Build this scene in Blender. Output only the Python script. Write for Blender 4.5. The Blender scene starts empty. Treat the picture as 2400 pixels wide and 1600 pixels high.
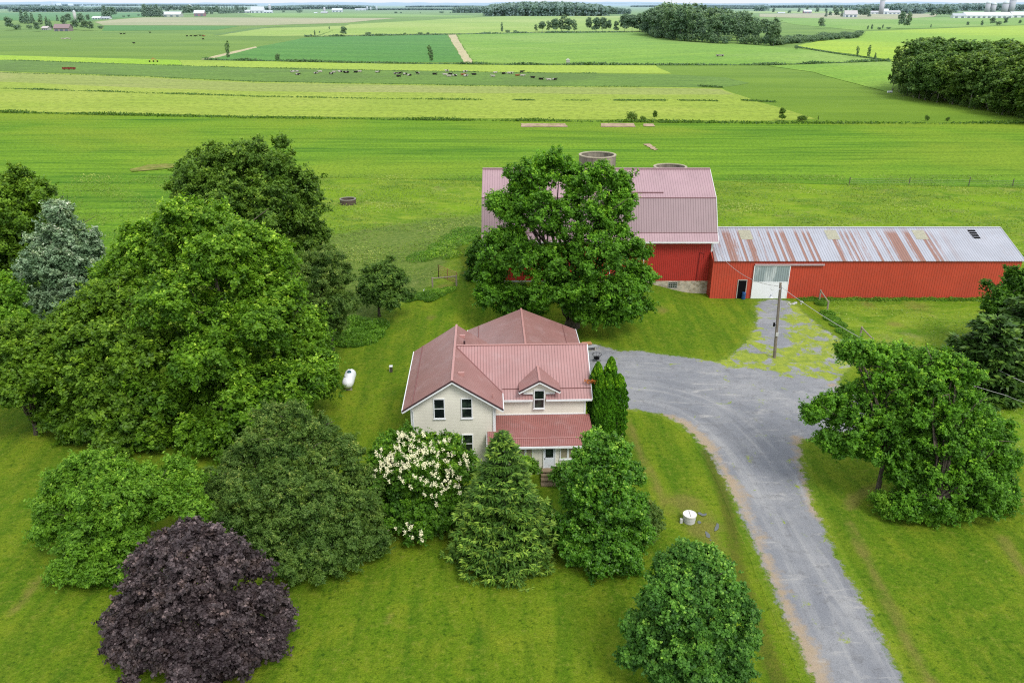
import bpy, bmesh, math, random
import numpy as np
from mathutils import Vector, Matrix
from mathutils.geometry import delaunay_2d_cdt
random.seed(7)
RNG = np.random.default_rng(7)
sc = bpy.context.scene
COL = sc.collection
# ------------------------------------------------------------------ camera
H = 33.0
PITCH = math.atan(792 / 1866.67)
CP, SP = math.cos(PITCH), math.sin(PITCH)
F = 1866.67
cam_d = bpy.data.cameras.new("camera"); cam = bpy.data.objects.new("camera", cam_d); COL.objects.link(cam)
cam.location = (0, 0, H); cam.rotation_euler = (math.pi / 2 - PITCH, 0, 0)
cam_d.sensor_width = 36; cam_d.lens = 28; cam_d.clip_start = .5; cam_d.clip_end = 80000
sc.camera = cam

# ------------------------------------------------------------------ terrain
YB = [450 + 50 * i for i in range(18)]
def sm(t):
    t = np.clip(t, 0, 1); return t * t * (3 - 2 * t)
YBH = [12 * float(sm((y - 450) / 850)) for y in YB]
def hfar(y): return np.interp(y, YB, YBH)
def hmound(x, y):
    return 1.45 * sm((22.5 - x) / 7) * sm((x + 16) / 10) * sm((y - 80) / 12) * sm((120 - y) / 15)
def h(x, y): return hfar(y) + hmound(x, y)
def ray(px, py):
    u = (px - 1200) / F; v = (py - 800) / F
    return u, CP - v * SP, -SP - v * CP
def at(px, py, Y):
    u, dy, dz = ray(px, py); t = Y / dy
    return Vector((u * t, Y, H + dz * t))
def G(px, py, dz0=0.0):
    u, dy, dz = ray(px, py)
    lo, hi = 1.0, 60000.0
    for _ in range(60):
        m = (lo * hi) ** .5
        X = u * m / dy; z = H + dz * m / dy
        if z > float(h(X, m)) + dz0: lo = m
        else: hi = m
    return Vector((u * lo / dy, lo, float(h(u * lo / dy, lo)) + dz0))
def zc(Y, z): return Y * CP + (H - z) * SP
def mpp(Y, z=3): return zc(Y, z) / F

# ------------------------------------------------------------------ object helpers
def tag(o, label=None, cat=None, group=None, kind=None):
    if label: o['label'] = label
    if cat: o['category'] = cat
    if group: o['group'] = group
    if kind: o['kind'] = kind
    return o
def thing(name, loc, label, cat, rz=0, group=None):
    o = bpy.data.objects.new(name, None); COL.objects.link(o)
    o.location = loc; o.rotation_euler = (0, 0, rz); o.empty_display_size = .2
    return tag(o, label, cat, group)
def link(name, me, mat, parent=None, loc=None):
    o = bpy.data.objects.new(name, me); COL.objects.link(o)
    if mat is not None and len(me.materials) == 0:
        for m in (mat if isinstance(mat, (list, tuple)) else [mat]): me.materials.append(m)
    if parent is not None: o.parent = parent
    if loc is not None: o.location = loc
    return o
class MB:
    def __init__(s): s.v = []; s.f = []; s.m = []; s.mi = 0
    def add(s, vs, fs):
        b = len(s.v); s.v += [tuple(v) for v in vs]
        for f in fs: s.f.append([b + i for i in f]); s.m.append(s.mi)
        return s
    def box(s, x0, x1, y0, y1, z0, z1):
        return s.add([(x0,y0,z0),(x1,y0,z0),(x1,y1,z0),(x0,y1,z0),(x0,y0,z1),(x1,y0,z1),(x1,y1,z1),(x0,y1,z1)],
              [(0,3,2,1),(4,5,6,7),(0,1,5,4),(1,2,6,5),(2,3,7,6),(3,0,4,7)])
    def bar(s, p, q, w, t, up=(0, 0, 1)):
        p, q, up = Vector(p), Vector(q), Vector(up); d = (q - p).normalized()
        a = d.cross(up)
        a = a.normalized() * w / 2 if a.length > 1e-6 else Vector((w / 2, 0, 0))
        b = a.cross(d).normalized() * t / 2
        vs = [p-a-b, p+a-b, p+a+b, p-a+b, q-a-b, q+a-b, q+a+b, q-a+b]
        return s.add(vs, [(0,1,2,3),(7,6,5,4),(0,4,5,1),(1,5,6,2),(2,6,7,3),(3,7,4,0)])
    def tube(s, pts, rs, n=8, cap=True, sy=1.0):
        pts = [Vector(p) for p in pts]; vs = []; fs = []
        for i, p in enumerate(pts):
            d = (pts[min(i + 1, len(pts) - 1)] - pts[max(i - 1, 0)]).normalized()
            a = d.cross(Vector((0, 0, 1)) if abs(d.z) < .95 else Vector((0, 1, 0))).normalized(); b = d.cross(a)
            r = rs[i] if isinstance(rs, (list, tuple)) else rs
            for k in range(n):
                t = 2 * math.pi * k / n
                vs.append(p + a * r * sy * math.cos(t) + b * r * math.sin(t))
        for i in range(len(pts) - 1):
            for k in range(n):
                k2 = (k + 1) % n
                fs.append((i*n+k, i*n+k2, (i+1)*n+k2, (i+1)*n+k))
        if cap:
            fs.append(tuple(range(n))[::-1]); fs.append(tuple((len(pts)-1)*n + k for k in range(n)))
        return s.add(vs, fs)
    def slab(s, poly, zf, th):
        n = len(poly)
        top = [(x, y, zf(x, y)) for x, y in poly]; bot = [(x, y, zf(x, y) - th) for x, y in poly]
        return s.add(top + bot, [tuple(range(n)), tuple(range(2*n-1, n-1, -1))] + [(i, n+i, n+(i+1)%n, (i+1)%n) for i in range(n)])
    def prism(s, poly, axis, a0, a1):
        n = len(poly)
        def P(p, a): return (a, p[0], p[1]) if axis == 'x' else ((p[0], a, p[1]) if axis == 'y' else (p[0], p[1], a))
        return s.add([P(p, a0) for p in poly] + [P(p, a1) for p in poly],
              [tuple(range(n))[::-1], tuple(range(n, 2*n))] + [(i, (i+1)%n, n+(i+1)%n, n+i) for i in range(n)])
    def mesh(s, name):
        me = bpy.data.meshes.new(name); me.from_pydata(s.v, [], s.f); me.update()
        bm = bmesh.new(); bm.from_mesh(me); bmesh.ops.recalc_face_normals(bm, faces=bm.faces); bm.to_mesh(me); bm.free()
        if any(s.m): me.polygons.foreach_set('material_index', s.m)
        return me
    def build(s, name, mat, parent=None, smooth=False, loc=None):
        me = s.mesh(name); o = link(name, me, mat, parent, loc)
        if smooth:
            me.polygons.foreach_set('use_smooth', [True] * len(me.polygons))
        return o
def big_mesh(name, V, nq, k=4, faces=None):
    """mesh of nq separate k-gons whose corners follow one another in V"""
    me = bpy.data.meshes.new(name)
    idx = np.arange(nq * k, dtype=np.int32) if faces is None else faces.ravel().astype(np.int32)
    me.vertices.add(len(V)); me.vertices.foreach_set('co', np.ascontiguousarray(V, dtype=np.float32).ravel())
    me.loops.add(len(idx)); me.loops.foreach_set('vertex_index', idx)
    me.polygons.add(nq); me.polygons.foreach_set('loop_start', np.arange(0, nq * k, k, dtype=np.int32))
    me.update(calc_edges=True)
    return me

# ------------------------------------------------------------------ material helpers
class NT:
    def __init__(s, name):
        s.m = bpy.data.materials.new(name); s.m.use_nodes = True
        s.t = s.m.node_tree; s.t.nodes.clear()
        s.out = s.t.nodes.new('ShaderNodeOutputMaterial')
    def n(s, ty): return s.t.nodes.new('ShaderNode' + ty)
    def l(s, a, b): s.t.links.new(a, b)
    def put(s, sock, v):
        if isinstance(v, bpy.types.NodeSocket): s.l(v, sock)
        elif isinstance(v, (tuple, list)) and len(v) == 3 and sock.type == 'RGBA': sock.default_value = (*v, 1)
        else: sock.default_value = v
    def pos(s): return s.n('NewGeometry').outputs['Position']
    def obj(s): return s.n('TexCoord').outputs['Object']
    def attr(s, a): x = s.n('Attribute'); x.attribute_name = a; return x.outputs['Fac']
    def sep(s, v): x = s.n('SeparateXYZ'); s.l(v, x.inputs[0]); return x.outputs
    def map(s, v, sc=(1,1,1), rot=(0,0,0), loc=(0,0,0)):
        x = s.n('Mapping'); s.l(v, x.inputs['Vector']); x.inputs['Scale'].default_value = sc
        x.inputs['Rotation'].default_value = rot; x.inputs['Location'].default_value = loc; return x.outputs[0]
    def noise(s, v, scale=1, det=4, rough=.55, dist=0):
        x = s.n('TexNoise'); s.l(v, x.inputs['Vector']); x.inputs['Scale'].default_value = scale
        x.inputs['Detail'].default_value = det; x.inputs['Roughness'].default_value = rough
        x.inputs['Distortion'].default_value = dist; return x.outputs['Fac']
    def vor(s, v, scale=1):
        x = s.n('TexVoronoi'); s.l(v, x.inputs['Vector']); x.inputs['Scale'].default_value = scale; return x.outputs
    def math(s, op, a, b=0.0, c=0.0):
        x = s.n('Math'); x.operation = op; s.put(x.inputs[0], a); s.put(x.inputs[1], b); s.put(x.inputs[2], c); return x.outputs[0]
    def rng(s, v, a, b, c=0.0, d=1.0, smooth=True):
        x = s.n('MapRange'); x.interpolation_type = 'SMOOTHSTEP' if smooth else 'LINEAR'
        s.put(x.inputs['Value'], v)
        x.inputs['From Min'].default_value = a; x.inputs['From Max'].default_value = b
        x.inputs['To Min'].default_value = c; x.inputs['To Max'].default_value = d; return x.outputs['Result']
    def mix(s, f, a, b, mode='MIX'):
        x = s.n('Mix'); x.data_type = 'RGBA'; x.blend_type = mode; x.clamp_factor = True
        s.put(x.inputs[0], f); s.put(x.inputs[6], a); s.put(x.inputs[7], b); return x.outputs[2]
    def rnd(s): return s.n('ObjectInfo').outputs['Random']
    def bump(s, hgt, d=.05, st=1.0):
        x = s.n('Bump'); s.put(x.inputs['Height'], hgt); x.inputs['Distance'].default_value = d
        x.inputs['Strength'].default_value = st; return x.outputs[0]
    def haze(s, col, k=1.0):  # aerial haze painted into the surface colour, bluer with distance along Y
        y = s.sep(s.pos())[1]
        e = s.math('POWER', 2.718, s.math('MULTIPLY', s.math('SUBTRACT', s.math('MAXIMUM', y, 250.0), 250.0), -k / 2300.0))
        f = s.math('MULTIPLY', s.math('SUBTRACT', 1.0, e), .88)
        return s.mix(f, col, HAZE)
    def pr(s, col, rough=.8, spec=.3, metal=0.0, normal=None, **kw):
        x = s.n('BsdfPrincipled'); s.put(x.inputs['Base Color'], col); s.put(x.inputs['Roughness'], rough)
        x.inputs['Specular IOR Level'].default_value = spec; x.inputs['Metallic'].default_value = metal
        if normal is not None: s.l(normal, x.inputs['Normal'])
        return x.outputs[0]
    def done(s, sh): s.l(sh, s.out.inputs['Surface']); return s.m
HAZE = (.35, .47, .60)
def simple(name, col, rough=.7, spec=.3, metal=0.0, var=.12, scale=3.0, haze=False):
    t = NT(name); p = t.obj()
    f = t.noise(p, scale, 5)
    c = t.mix(f, tuple(x * (1 - var * 1.6) for x in col), tuple(min(1, x * (1 + var * 1.4)) for x in col))
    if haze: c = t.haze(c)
    return t.done(t.pr(c, rough, spec, metal))

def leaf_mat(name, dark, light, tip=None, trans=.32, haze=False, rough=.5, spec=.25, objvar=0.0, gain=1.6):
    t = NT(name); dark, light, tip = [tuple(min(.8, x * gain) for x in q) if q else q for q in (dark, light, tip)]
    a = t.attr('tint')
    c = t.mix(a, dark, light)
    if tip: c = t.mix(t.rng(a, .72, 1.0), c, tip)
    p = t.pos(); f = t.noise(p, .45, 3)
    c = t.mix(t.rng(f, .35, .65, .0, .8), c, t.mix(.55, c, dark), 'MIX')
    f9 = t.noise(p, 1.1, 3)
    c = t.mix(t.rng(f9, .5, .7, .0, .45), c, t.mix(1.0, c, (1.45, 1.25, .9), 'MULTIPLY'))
    if objvar:
        r = t.rnd()
        c = t.mix(t.math('MULTIPLY', r, objvar), c, t.mix(1.0, c, (1.4, 1.25, .8), 'MULTIPLY'))
        r2 = t.math('FRACT', t.math('MULTIPLY', r, 7.31))
        c = t.mix(t.math('MULTIPLY', r2, objvar), c, t.mix(1.0, c, (.65, .85, 1.0), 'MULTIPLY'))
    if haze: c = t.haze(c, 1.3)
    pb = t.pr(c, rough, spec)
    if trans > 0:
        tr = t.n('BsdfTranslucent'); t.put(tr.inputs['Color'], t.mix(1.0, c, (1.5, 1.6, .7), 'MULTIPLY'))
        mx = t.n('MixShader'); mx.inputs[0].default_value = trans; t.l(pb, mx.inputs[1]); t.l(tr.outputs[0], mx.inputs[2])
        return t.done(mx.outputs[0])
    return t.done(pb)
def bark_mat(name, col=(.10, .085, .065)):
    t = NT(name); p = t.pos(); v = t.map(p, (6, 6, 1.2))
    f = t.noise(v, 1.5, 6)
    c = t.mix(t.rng(f, .3, .7), tuple(x * .45 for x in col), tuple(x * 1.5 for x in col))
    return t.done(t.pr(c, .9, .1, normal=t.bump(f, .06)))

def ribbed(name, col, axis, spacing, dark=.55, rough=.45, spec=.4, weather=None, lw=.12, metal=0.0):
    """ribbed sheet metal: seams at a real spacing along one of the object's own axes"""
    t = NT(name); o = t.obj(); c3 = t.sep(o); a = c3[axis]
    fr = t.math('FRACT', t.math('DIVIDE', t.math('ADD', a, 1000 * spacing), spacing))
    d = t.math('ABSOLUTE', t.math('SUBTRACT', fr, .5))
    line = t.rng(d, .5 - lw, .5 - lw * .3)
    sh = t.rng(fr, .62, .86)
    f = t.noise(o, .35, 5); f2 = t.noise(t.map(o, (3, 3, 3)), 1, 4)
    base = t.mix(t.rng(f, .25, .75), tuple(x * .9 for x in col), tuple(min(1, x * 1.08) for x in col))
    base = t.mix(t.math('MULTIPLY', f2, .12), base, (.3, .25, .22))
    if weather: base = weather(t, o, base)
    base = t.mix(t.math('MULTIPLY', t.math('MAXIMUM', line, t.math('MULTIPLY', sh, .35)), 1 - dark), base, (.02, .012, .01))
    hgt = t.math('SUBTRACT', 1.0, t.rng(t.math('ABSOLUTE', t.math('SUBTRACT', fr, .85)), 0, .12))
    return t.done(t.pr(base, rough, spec, metal, normal=t.bump(t.math('SUBTRACT', 1.0, hgt), .02, .6)))
def siding(name, col, axis=2, spacing=.13, k=.6):
    t = NT(name); o = t.obj(); a = t.sep(o)[axis]
    fr = t.math('FRACT', t.math('DIVIDE', t.math('ADD', a, 500 * spacing), spacing))
    f = t.noise(o, .6, 5); g = t.noise(t.map(o, (2.5, 2.5, .25)), 1.4, 5)
    base = t.mix(t.rng(f, .3, .7), tuple(x * .93 for x in col), tuple(min(1, x * 1.05) for x in col))
    base = t.mix(t.rng(g, .55, .85, 0, .18), base, (.25, .24, .19))
    base = t.mix(t.math('MULTIPLY', t.rng(fr, .30, .05), 1 - k), base, (.12, .11, .09))
    return t.done(t.pr(base, .6, .2))
# ------------------------------------------------------------------ distances to outlines on the ground
def W(pts): return np.array([tuple(G(x, y))[:2] for x, y in pts])
def seg_dist(P, A, B):
    d = B - A; L = (d * d).sum(); t = np.clip(((P - A) @ d) / max(L, 1e-9), 0, 1)
    return np.hypot(*(P - (A + t[:, None] * d)).T)
def poly_sd(P, poly):
    n = len(poly); D = np.full(len(P), 1e9); ins = np.zeros(len(P), bool)
    for i in range(n):
        A, B = poly[i], poly[(i + 1) % n]
        D = np.minimum(D, seg_dist(P, A, B))
        c = ((A[1] > P[:, 1]) != (B[1] > P[:, 1]))
        xs = A[0] + (P[:, 1] - A[1]) * (B[0] - A[0]) / ((B[1] - A[1]) if B[1] != A[1] else 1e-9)
        ins ^= c & (P[:, 0] < xs)
    return np.where(ins, -D, D)
def line_d(P, line):
    D = np.full(len(P), 1e9)
    for i in range(len(line) - 1): D = np.minimum(D, seg_dist(P, line[i], line[i + 1]))
    return D
def smooth_poly(P, n=2, closed=True):
    P = np.array(P)
    for _ in range(n):
        if closed:
            Q = np.roll(P, -1, axis=0); P = np.stack([.75 * P + .25 * Q, .25 * P + .75 * Q], 1).reshape(-1, 2)
        else:
            A, B = P[:-1], P[1:]; M = np.stack([.75 * A + .25 * B, .25 * A + .75 * B], 1).reshape(-1, 2); P = np.vstack([P[:1], M, P[-1:]])
    return P
def jitter(P, step, amp, closed=True):
    out = []; n = len(P)
    for i in range(n if closed else n - 1):
        A, B = P[i], P[(i + 1) % n]; L = np.hypot(*(B - A)); k = max(1, int(L / step))
        nn = np.array([-(B - A)[1], (B - A)[0]]) / max(L, 1e-6)
        for j in range(k):
            out.append(A + (B - A) * j / k + nn * RNG.uniform(-amp, amp))
    return np.array(out)

DRIVE = [(1935,1660),(1910,1600),(1860,1491),(1818,1397),(1787,1319),(1756,1251),(1724,1183),(1698,1120),(1667,1068),(1635,1031),(1593,989),(1525,963),
 (1468,958),(1400,962),(1390,930),(1372,880),(1368,840),(1372,806),(1392,806),(1423,813),(1432,820),(1465,824),(1493,821),(1522,826),(1550,830),(1620,838),(1680,849),
 (1712,838),(1752,800),(1775,760),(1770,702),(1855,702),(1884,735),(1930,770),(1990,810),(2008,845),(1975,880),(1958,905),(2010,925),(2050,960),(2040,1000),(1970,1018),(1923,1023),(1897,1026),
 (1873,1036),(1878,1073),(1886,1120),(1902,1172),(1928,1230),(1954,1292),(1986,1350),(2022,1408),(2054,1465),(2085,1533),(2116,1600),(2145,1660)]
MOSS = [(1600,842),(1700,862),(1760,872),(1850,880),(1949,900),(2010,880),(2030,840),(1930,760),(1880,690),(1740,690),(1700,800)]
STRIP = [(1778,695),(1852,695),(1838,730),(1842,770),(1858,815),(1800,812),(1772,790),(1790,750)]
ROUGH = [(-900,700),(0,790),(700,800),(840,803),(890,775),(950,702),(1010,690),(1068,668),(1088,620),(1062,590),(1105,560),(1150,548),(1660,560),(1720,600),(2300,620),(1905,698),(1950,735),(2015,800),(2150,900),(2300,1000),(2440,1120),(2800,1130),(3300,1130),(3300,330),(-900,330)]
SAND = [[(1560,972),(1600,988),(1640,1018),(1680,1068),(1708,1120),(1738,1180),(1768,1240),(1800,1320),(1835,1400),(1875,1480),(1905,1550),(1925,1600)],
        [(1872,1030),(1880,1090),(1900,1160),(1925,1215)], [(1955,905),(1985,925),(2040,945)]]
RUT = [[(1655,1060),(1680,1110),(1705,1190),(1720,1280),(1735,1350),(1765,1430),(1795,1520),(1835,1620)]]
DRY = [[(1470,985),(1500,1066),(1550,1160),(1570,1200)], [(1990,1225),(2054,1355),(2132,1512),(2195,1620)], [(31,1431),(94,1351)], [(2000,1160),(1985,1200),(2020,1150),(2070,1140)],
       [(2330,1130),(2400,1180)], [(2350,1260),(2400,1340)]]
DRYP = [(1660,1228,2.4),(1600,1180,3.0),(1670,1280,2.2),(1640,1240,2.5),(1620,1330,2.0),(925,890,.0),(1530,880,.0),(1550,725,1.6),(1040,672,2.4),(1090,640,1.5),(1010,745,1.2),(905,1452,.8),(340,392,5.0),(2030,712,2.2),(2100,760,2.0),(2250,860,2.0),(2150,720,3)]
dW = smooth_poly(W(DRIVE), 2); mW = smooth_poly(W(MOSS), 2); rW = smooth_poly(W(ROUGH), 1); sW = smooth_poly(W(STRIP), 2)
sandW = [smooth_poly(W(a), 2, False) for a in SAND]; rutW = [smooth_poly(W(a), 2, False) for a in RUT]; dryW = [smooth_poly(W(a), 2, False) for a in DRY]
DULL = [(620,570),(800,545),(960,520),(1150,495),(1150,560),(1060,600),(1000,680),(930,700),(860,765),(740,770)]
dullW = W(DULL)
def attrs(P):
    """ground cover masks at points P"""
    r = sm(.5 - poly_sd(P, rW) / 2.4)
    sand = np.zeros(len(P)); rut = np.zeros(len(P)); dry = np.zeros(len(P))
    for l in sandW: sand = np.maximum(sand, 1 - line_d(P, l) / 1.6)
    for l in rutW: rut = np.maximum(rut, 1 - np.abs(line_d(P, l) - .0) / 1.1)
    for l in dryW: dry = np.maximum(dry, (1 - line_d(P, l) / 1.0) * .8)
    for x, y, rad in DRYP:
        if rad > 0:
            g = G(x, y); dry = np.maximum(dry, .9 * (1 - np.hypot(P[:, 0] - g.x, (P[:, 1] - g.y) * .8) / rad))
    dl = sm(.5 - poly_sd(P, dullW) / 6)
    edge = np.clip(1 - np.abs(poly_sd(P, dW)) / 1.3, 0, 1)
    return dict(dull=dl, rough=r, sand=np.clip(sand, 0, 1), rut=np.clip(rut, 0, 1), dry=np.clip(dry, 0, 1), edge=edge)
def set_attr(me, name, arr, dom='POINT'):
    a = me.attributes.new(name, 'FLOAT', dom); a.data.foreach_set('value', np.ascontiguousarray(arr, dtype=np.float32))

def geo(a, b, n): return list(a * (b / a) ** (np.arange(1, n + 1) / n))
xl = [-48 - v for v in geo(1.2, 40000, 34)][::-1] + list(np.arange(-48, 66.1, .6)) + [66 + v for v in geo(1.2, 40000, 34)]
yl = [-300, -100, 0, 15] + list(np.arange(24, 122, .6)) + [124, 128, 134, 142, 155, 170, 190, 220, 260, 300, 350, 400] + YB + [1400, 1600, 2000, 3000, 5000, 8000, 14000, 30000, 60000]
xl = np.array(xl); yl = np.array(sorted(set(yl)))
XX, YY = np.meshgrid(xl, yl); P2 = np.stack([XX.ravel(), YY.ravel()], 1)
ZZ = h(P2[:, 0], P2[:, 1])
nearm = (np.abs(P2[:, 0]) < 60) & (P2[:, 1] < 125)
ZZ = ZZ + np.where(nearm, .05 * np.sin(P2[:, 0] * .7 + 1.3 * np.sin(P2[:, 1] * .4)) * np.clip((poly_sd(P2, dW) - .8) / 3, 0, 1), 0)
nx, ny = len(xl), len(yl)
ii = (np.arange(ny - 1)[:, None] * nx + np.arange(nx - 1)[None]).ravel()
Fc = np.stack([ii, ii + 1, ii + nx + 1, ii + nx], 1)
gme = big_mesh('ground', np.column_stack([P2, ZZ]), len(Fc), 4, Fc)
ga = attrs(P2)
for k_, v_ in ga.items(): set_attr(gme, k_, v_)
gme.polygons.foreach_set('use_smooth', [True] * len(gme.polygons))

def lawn_nodes(t, p):
    n1 = t.noise(p, .09, 5, .6); n2 = t.noise(p, .45, 6, .65, .4); n3 = t.noise(p, 3.2, 5, .7); n4 = t.noise(t.map(p, (1, .45, 1), (0, 0, .35)), .6, 5, .6)
    nf = t.noise(p, 11, 4, .75)
    mow = t.noise(t.map(p, (1.0, .07, 1), (0, 0, .42)), .75, 3, .5)
    n5 = t.noise(p, 1.6, 6, .75)
    lawn = t.mix(t.rng(n1, .32, .68), (.112, .215, .009), (.185, .280, .013))
    lawn = t.mix(t.rng(n2, .42, .72, 0, .7), lawn, (.265, .31, .022))
    lawn = t.mix(t.rng(mow, .40, .60, 0, .62), lawn, (.080, .175, .008))
    sx = t.math('SINE', t.math('ADD', t.math('MULTIPLY', t.sep(p)[0], 3.6), t.math('ADD', t.math('MULTIPLY', n1, 14.0), t.math('MULTIPLY', t.sep(p)[1], .35))))
    lawn = t.mix(t.math('MULTIPLY', t.rng(sx, -.5, .8), t.rng(n1, .38, .6, .1, .32)), lawn, (.24, .30, .02))
    lawn = t.mix(t.rng(n4, .54, .76, 0, .5), lawn, (.062, .150, .010))
    lawn = t.mix(t.rng(n5, .50, .72, 0, .6), lawn, (.23, .27, .035))
    lawn = t.mix(t.rng(n5, .48, .28, 0, .6), lawn, (.040, .105, .006))
    lawn = t.mix(t.rng(n3, .52, .72, 0, .55), lawn, (.25, .30, .04))
    lawn = t.mix(t.rng(n3, .48, .28, 0, .65), lawn, (.034, .088, .006))
    lawn = t.mix(t.rng(t.noise(p, .8, 4, .7), .66, .76, 0, .45), lawn, (.30, .26, .09))
    return lawn, n1, n2, n3, n4, nf
def cover_nodes(t, p):
    lawn, n1, n2, n3, n4, nf = lawn_nodes(t, p)
    ra = t.noise(t.map(p, (.55, 1.1, 1), (0, 0, .1)), .30, 6, .7, .8); rb = t.noise(p, 1.5, 6, .75); rc = t.noise(t.map(p, (.5, 1.2, 1)), .075, 4, .55)
    ro = t.mix(t.rng(ra, .35, .65), (.115, .24, .012), (.26, .36, .03))
    ro = t.mix(t.rng(rc, .42, .66, 0, .8), ro, (.21, .36, .012))
    ro = t.mix(t.rng(rb, .48, .75, 0, .65), ro, (.34, .38, .09))
    ro = t.mix(t.rng(rb, .46, .28, 0, .75), ro, (.065, .15, .012))
    ro = t.mix(t.rng(t.noise(p, .16, 5, .7), .54, .74, 0, .6), ro, (.34, .31, .12))
    ro = t.mix(t.rng(t.noise(p, 4, 2), .68, .76, 0, .55), ro, (.65, .65, .5))
    dn = t.math('ADD', t.attr('dull'), t.math('MULTIPLY', t.math('SUBTRACT', ra, .5), 1.2))
    ro = t.mix(t.rng(dn, .35, .8, 0, .75), ro, t.mix(t.rng(rb, .35, .65), (.085, .15, .03), (.20, .25, .07)))
    dirn = t.mix(n2, (.25, .16, .065), (.36, .25, .12))
    yy = t.sep(p)[1]
    far = t.mix(t.rng(t.noise(t.map(p, (.25, 1, 1)), .03, 6, .65), .3, .7), (.135, .245, .022), (.20, .32, .03))
    far = t.mix(t.rng(t.noise(t.map(p, (.2, 1, 1)), .10, 5, .7), .5, .8, 0, .5), far, (.085, .17, .022))
    rm = t.math('ADD', t.attr('rough'), t.math('MULTIPLY', t.math('SUBTRACT', n2, .5), .5))
    c = t.mix(t.rng(rm, .42, .58), lawn, ro)
    c = t.mix(t.rng(t.math('ADD', t.attr('dry'), t.math('MULTIPLY', t.math('SUBTRACT', n2, .5), .9)), .30, .85, 0, .62), c, t.mix(n3, (.22, .17, .04), (.30, .25, .085)))
    c = t.mix(t.rng(t.math('ADD', t.attr('rut'), t.math('MULTIPLY', t.math('SUBTRACT', n3, .5), .8)), .35, .9, 0, .5), c, (.10, .065, .025))
    c = t.mix(t.rng(t.math('ADD', t.attr('edge'), t.math('MULTIPLY', t.math('SUBTRACT', n3, .5), 1.4)), .75, 1.2, 0, .5), c, t.mix(nf, (.19, .17, .07), (.34, .30, .17)))
    c = t.mix(t.rng(yy, 165, 240), c, far)
    c = t.mix(t.rng(nf, .38, .62, 0, .6), c, t.mix(1.0, c, (.45, .5, .45), 'MULTIPLY'))
    return c, n3, nf, n2
t = NT('ground_cover'); p = t.pos(); c, n3, nf, n2 = cover_nodes(t, p)
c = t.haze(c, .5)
bh = t.math('ADD', n3, t.math('MULTIPLY', nf, .6))
GROUND = t.done(t.pr(c, .95, .08, normal=t.bump(bh, .14, 1.0)))
tag(link('ground', gme, GROUND), kind='structure')

# ------------------------------------------------------------------ gravel driveway
def cdt_sheet(name, outline, mat, z=.02, step=None, zfun=None):
    P = [Vector((float(a), float(b))) for a, b in outline]; n = len(P)
    edges = [(i, (i + 1) % n) for i in range(n)]
    if step:
        mn, mx = outline.min(0), outline.max(0)
        gx, gy = np.meshgrid(np.arange(mn[0], mx[0], step), np.arange(mn[1], mx[1], step))
        Q = np.stack([gx.ravel(), gy.ravel()], 1) + RNG.uniform(-.1, .1, (gx.size, 2)) * step
        Q = Q[poly_sd(Q, outline) < -.12]
        P += [Vector((float(a), float(b))) for a, b in Q]
    vs, _, fs, *_ = delaunay_2d_cdt(P, edges, [], 1, 1e-5)
    me = bpy.data.meshes.new(name)
    me.from_pydata([(v.x, v.y, (float(h(v.x, v.y)) if zfun is None else zfun(v.x, v.y)) + z) for v in vs], [], fs)
    me.update(); bm = bmesh.new(); bm.from_mesh(me)
    for f in bm.faces:
        if f.normal.z < 0: f.normal_flip()
    bm.to_mesh(me); bm.free()
    return link(name, me, mat), np.array([(v.x, v.y) for v in vs])
t = NT('gravel'); p = t.pos()
g1 = t.noise(p, .22, 5, .6, .5); g2 = t.noise(p, 1.3, 6, .7); g3 = t.noise(p, 9, 4, .8); g4 = t.noise(p, 28, 2, .8)
cx = t.n('CombineXYZ'); t.l(t.attr('lat'), cx.inputs[0]); t.l(t.math('MULTIPLY', t.sep(p)[1], .07), cx.inputs[1])
tk0 = t.noise(cx.outputs[0], .85, 5, .65, .5); trk = t.mix(t.rng(t.attr('lat'), 6.0, 10.0, 0, .7), tk0, t.noise(t.map(p, (.5, 1.1, 1), (0, 0, .6)), .5, 6, .7, 1.6))
g = t.mix(t.rng(g1, .3, .7), (.205, .215, .240), (.285, .29, .305))
g = t.mix(t.rng(trk, .48, .68, 0, .5), g, (.44, .435, .425))
g = t.mix(t.rng(trk, .45, .3, 0, .5), g, (.15, .155, .17))
arc = t.noise(t.map(p, (.35, 1.5, 1), (0, 0, .15)), .55, 6, .7, 1.2)
g = t.mix(t.rng(arc, .54, .70, 0, .6), g, (.48, .465, .44))
g = t.mix(t.rng(g2, .50, .70, 0, .65), g, (.155, .155, .16))
g = t.mix(t.rng(g3, .4, .7, 0, .35), g, (.30, .31, .33)); g = t.mix(t.rng(g3, .45, .25, 0, .7), g, (.09, .095, .11))
g = t.mix(t.rng(g4, .66, .78, 0, .5), g, (.55, .55, .53))
sn = t.math('ADD', t.math('ADD', t.attr('sand'), t.math('MULTIPLY', t.math('SUBTRACT', g2, .5), 1.3)), t.math('MULTIPLY', t.math('SUBTRACT', g1, .5), 1.2))
g = t.mix(t.rng(sn, .52, 1.05, 0, .72), g, t.mix(g3, (.34, .24, .13), (.50, .38, .24)))
ms = t.math('ADD', t.attr('moss'), t.math('MULTIPLY', t.math('SUBTRACT', t.noise(p, .55, 6, .75, .5), .5), 3.4))
g = t.mix(t.rng(ms, .38, .66, 0, .9), g, t.mix(t.rng(g2, .3, .7), (.17, .25, .012), (.34, .40, .025)))
lw = cover_nodes(t, p)[0]
es = t.math('ADD', t.attr('dsd'), t.math('MULTIPLY', t.math('SUBTRACT', t.noise(p, 1.1, 6, .8), .5), 2.4))
g = t.mix(t.rng(es, -.25, .12), g, lw)
GRAVEL = t.done(t.pr(g, .95, .12, normal=t.bump(t.math('ADD', g3, g4), .05, .8)))
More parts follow.
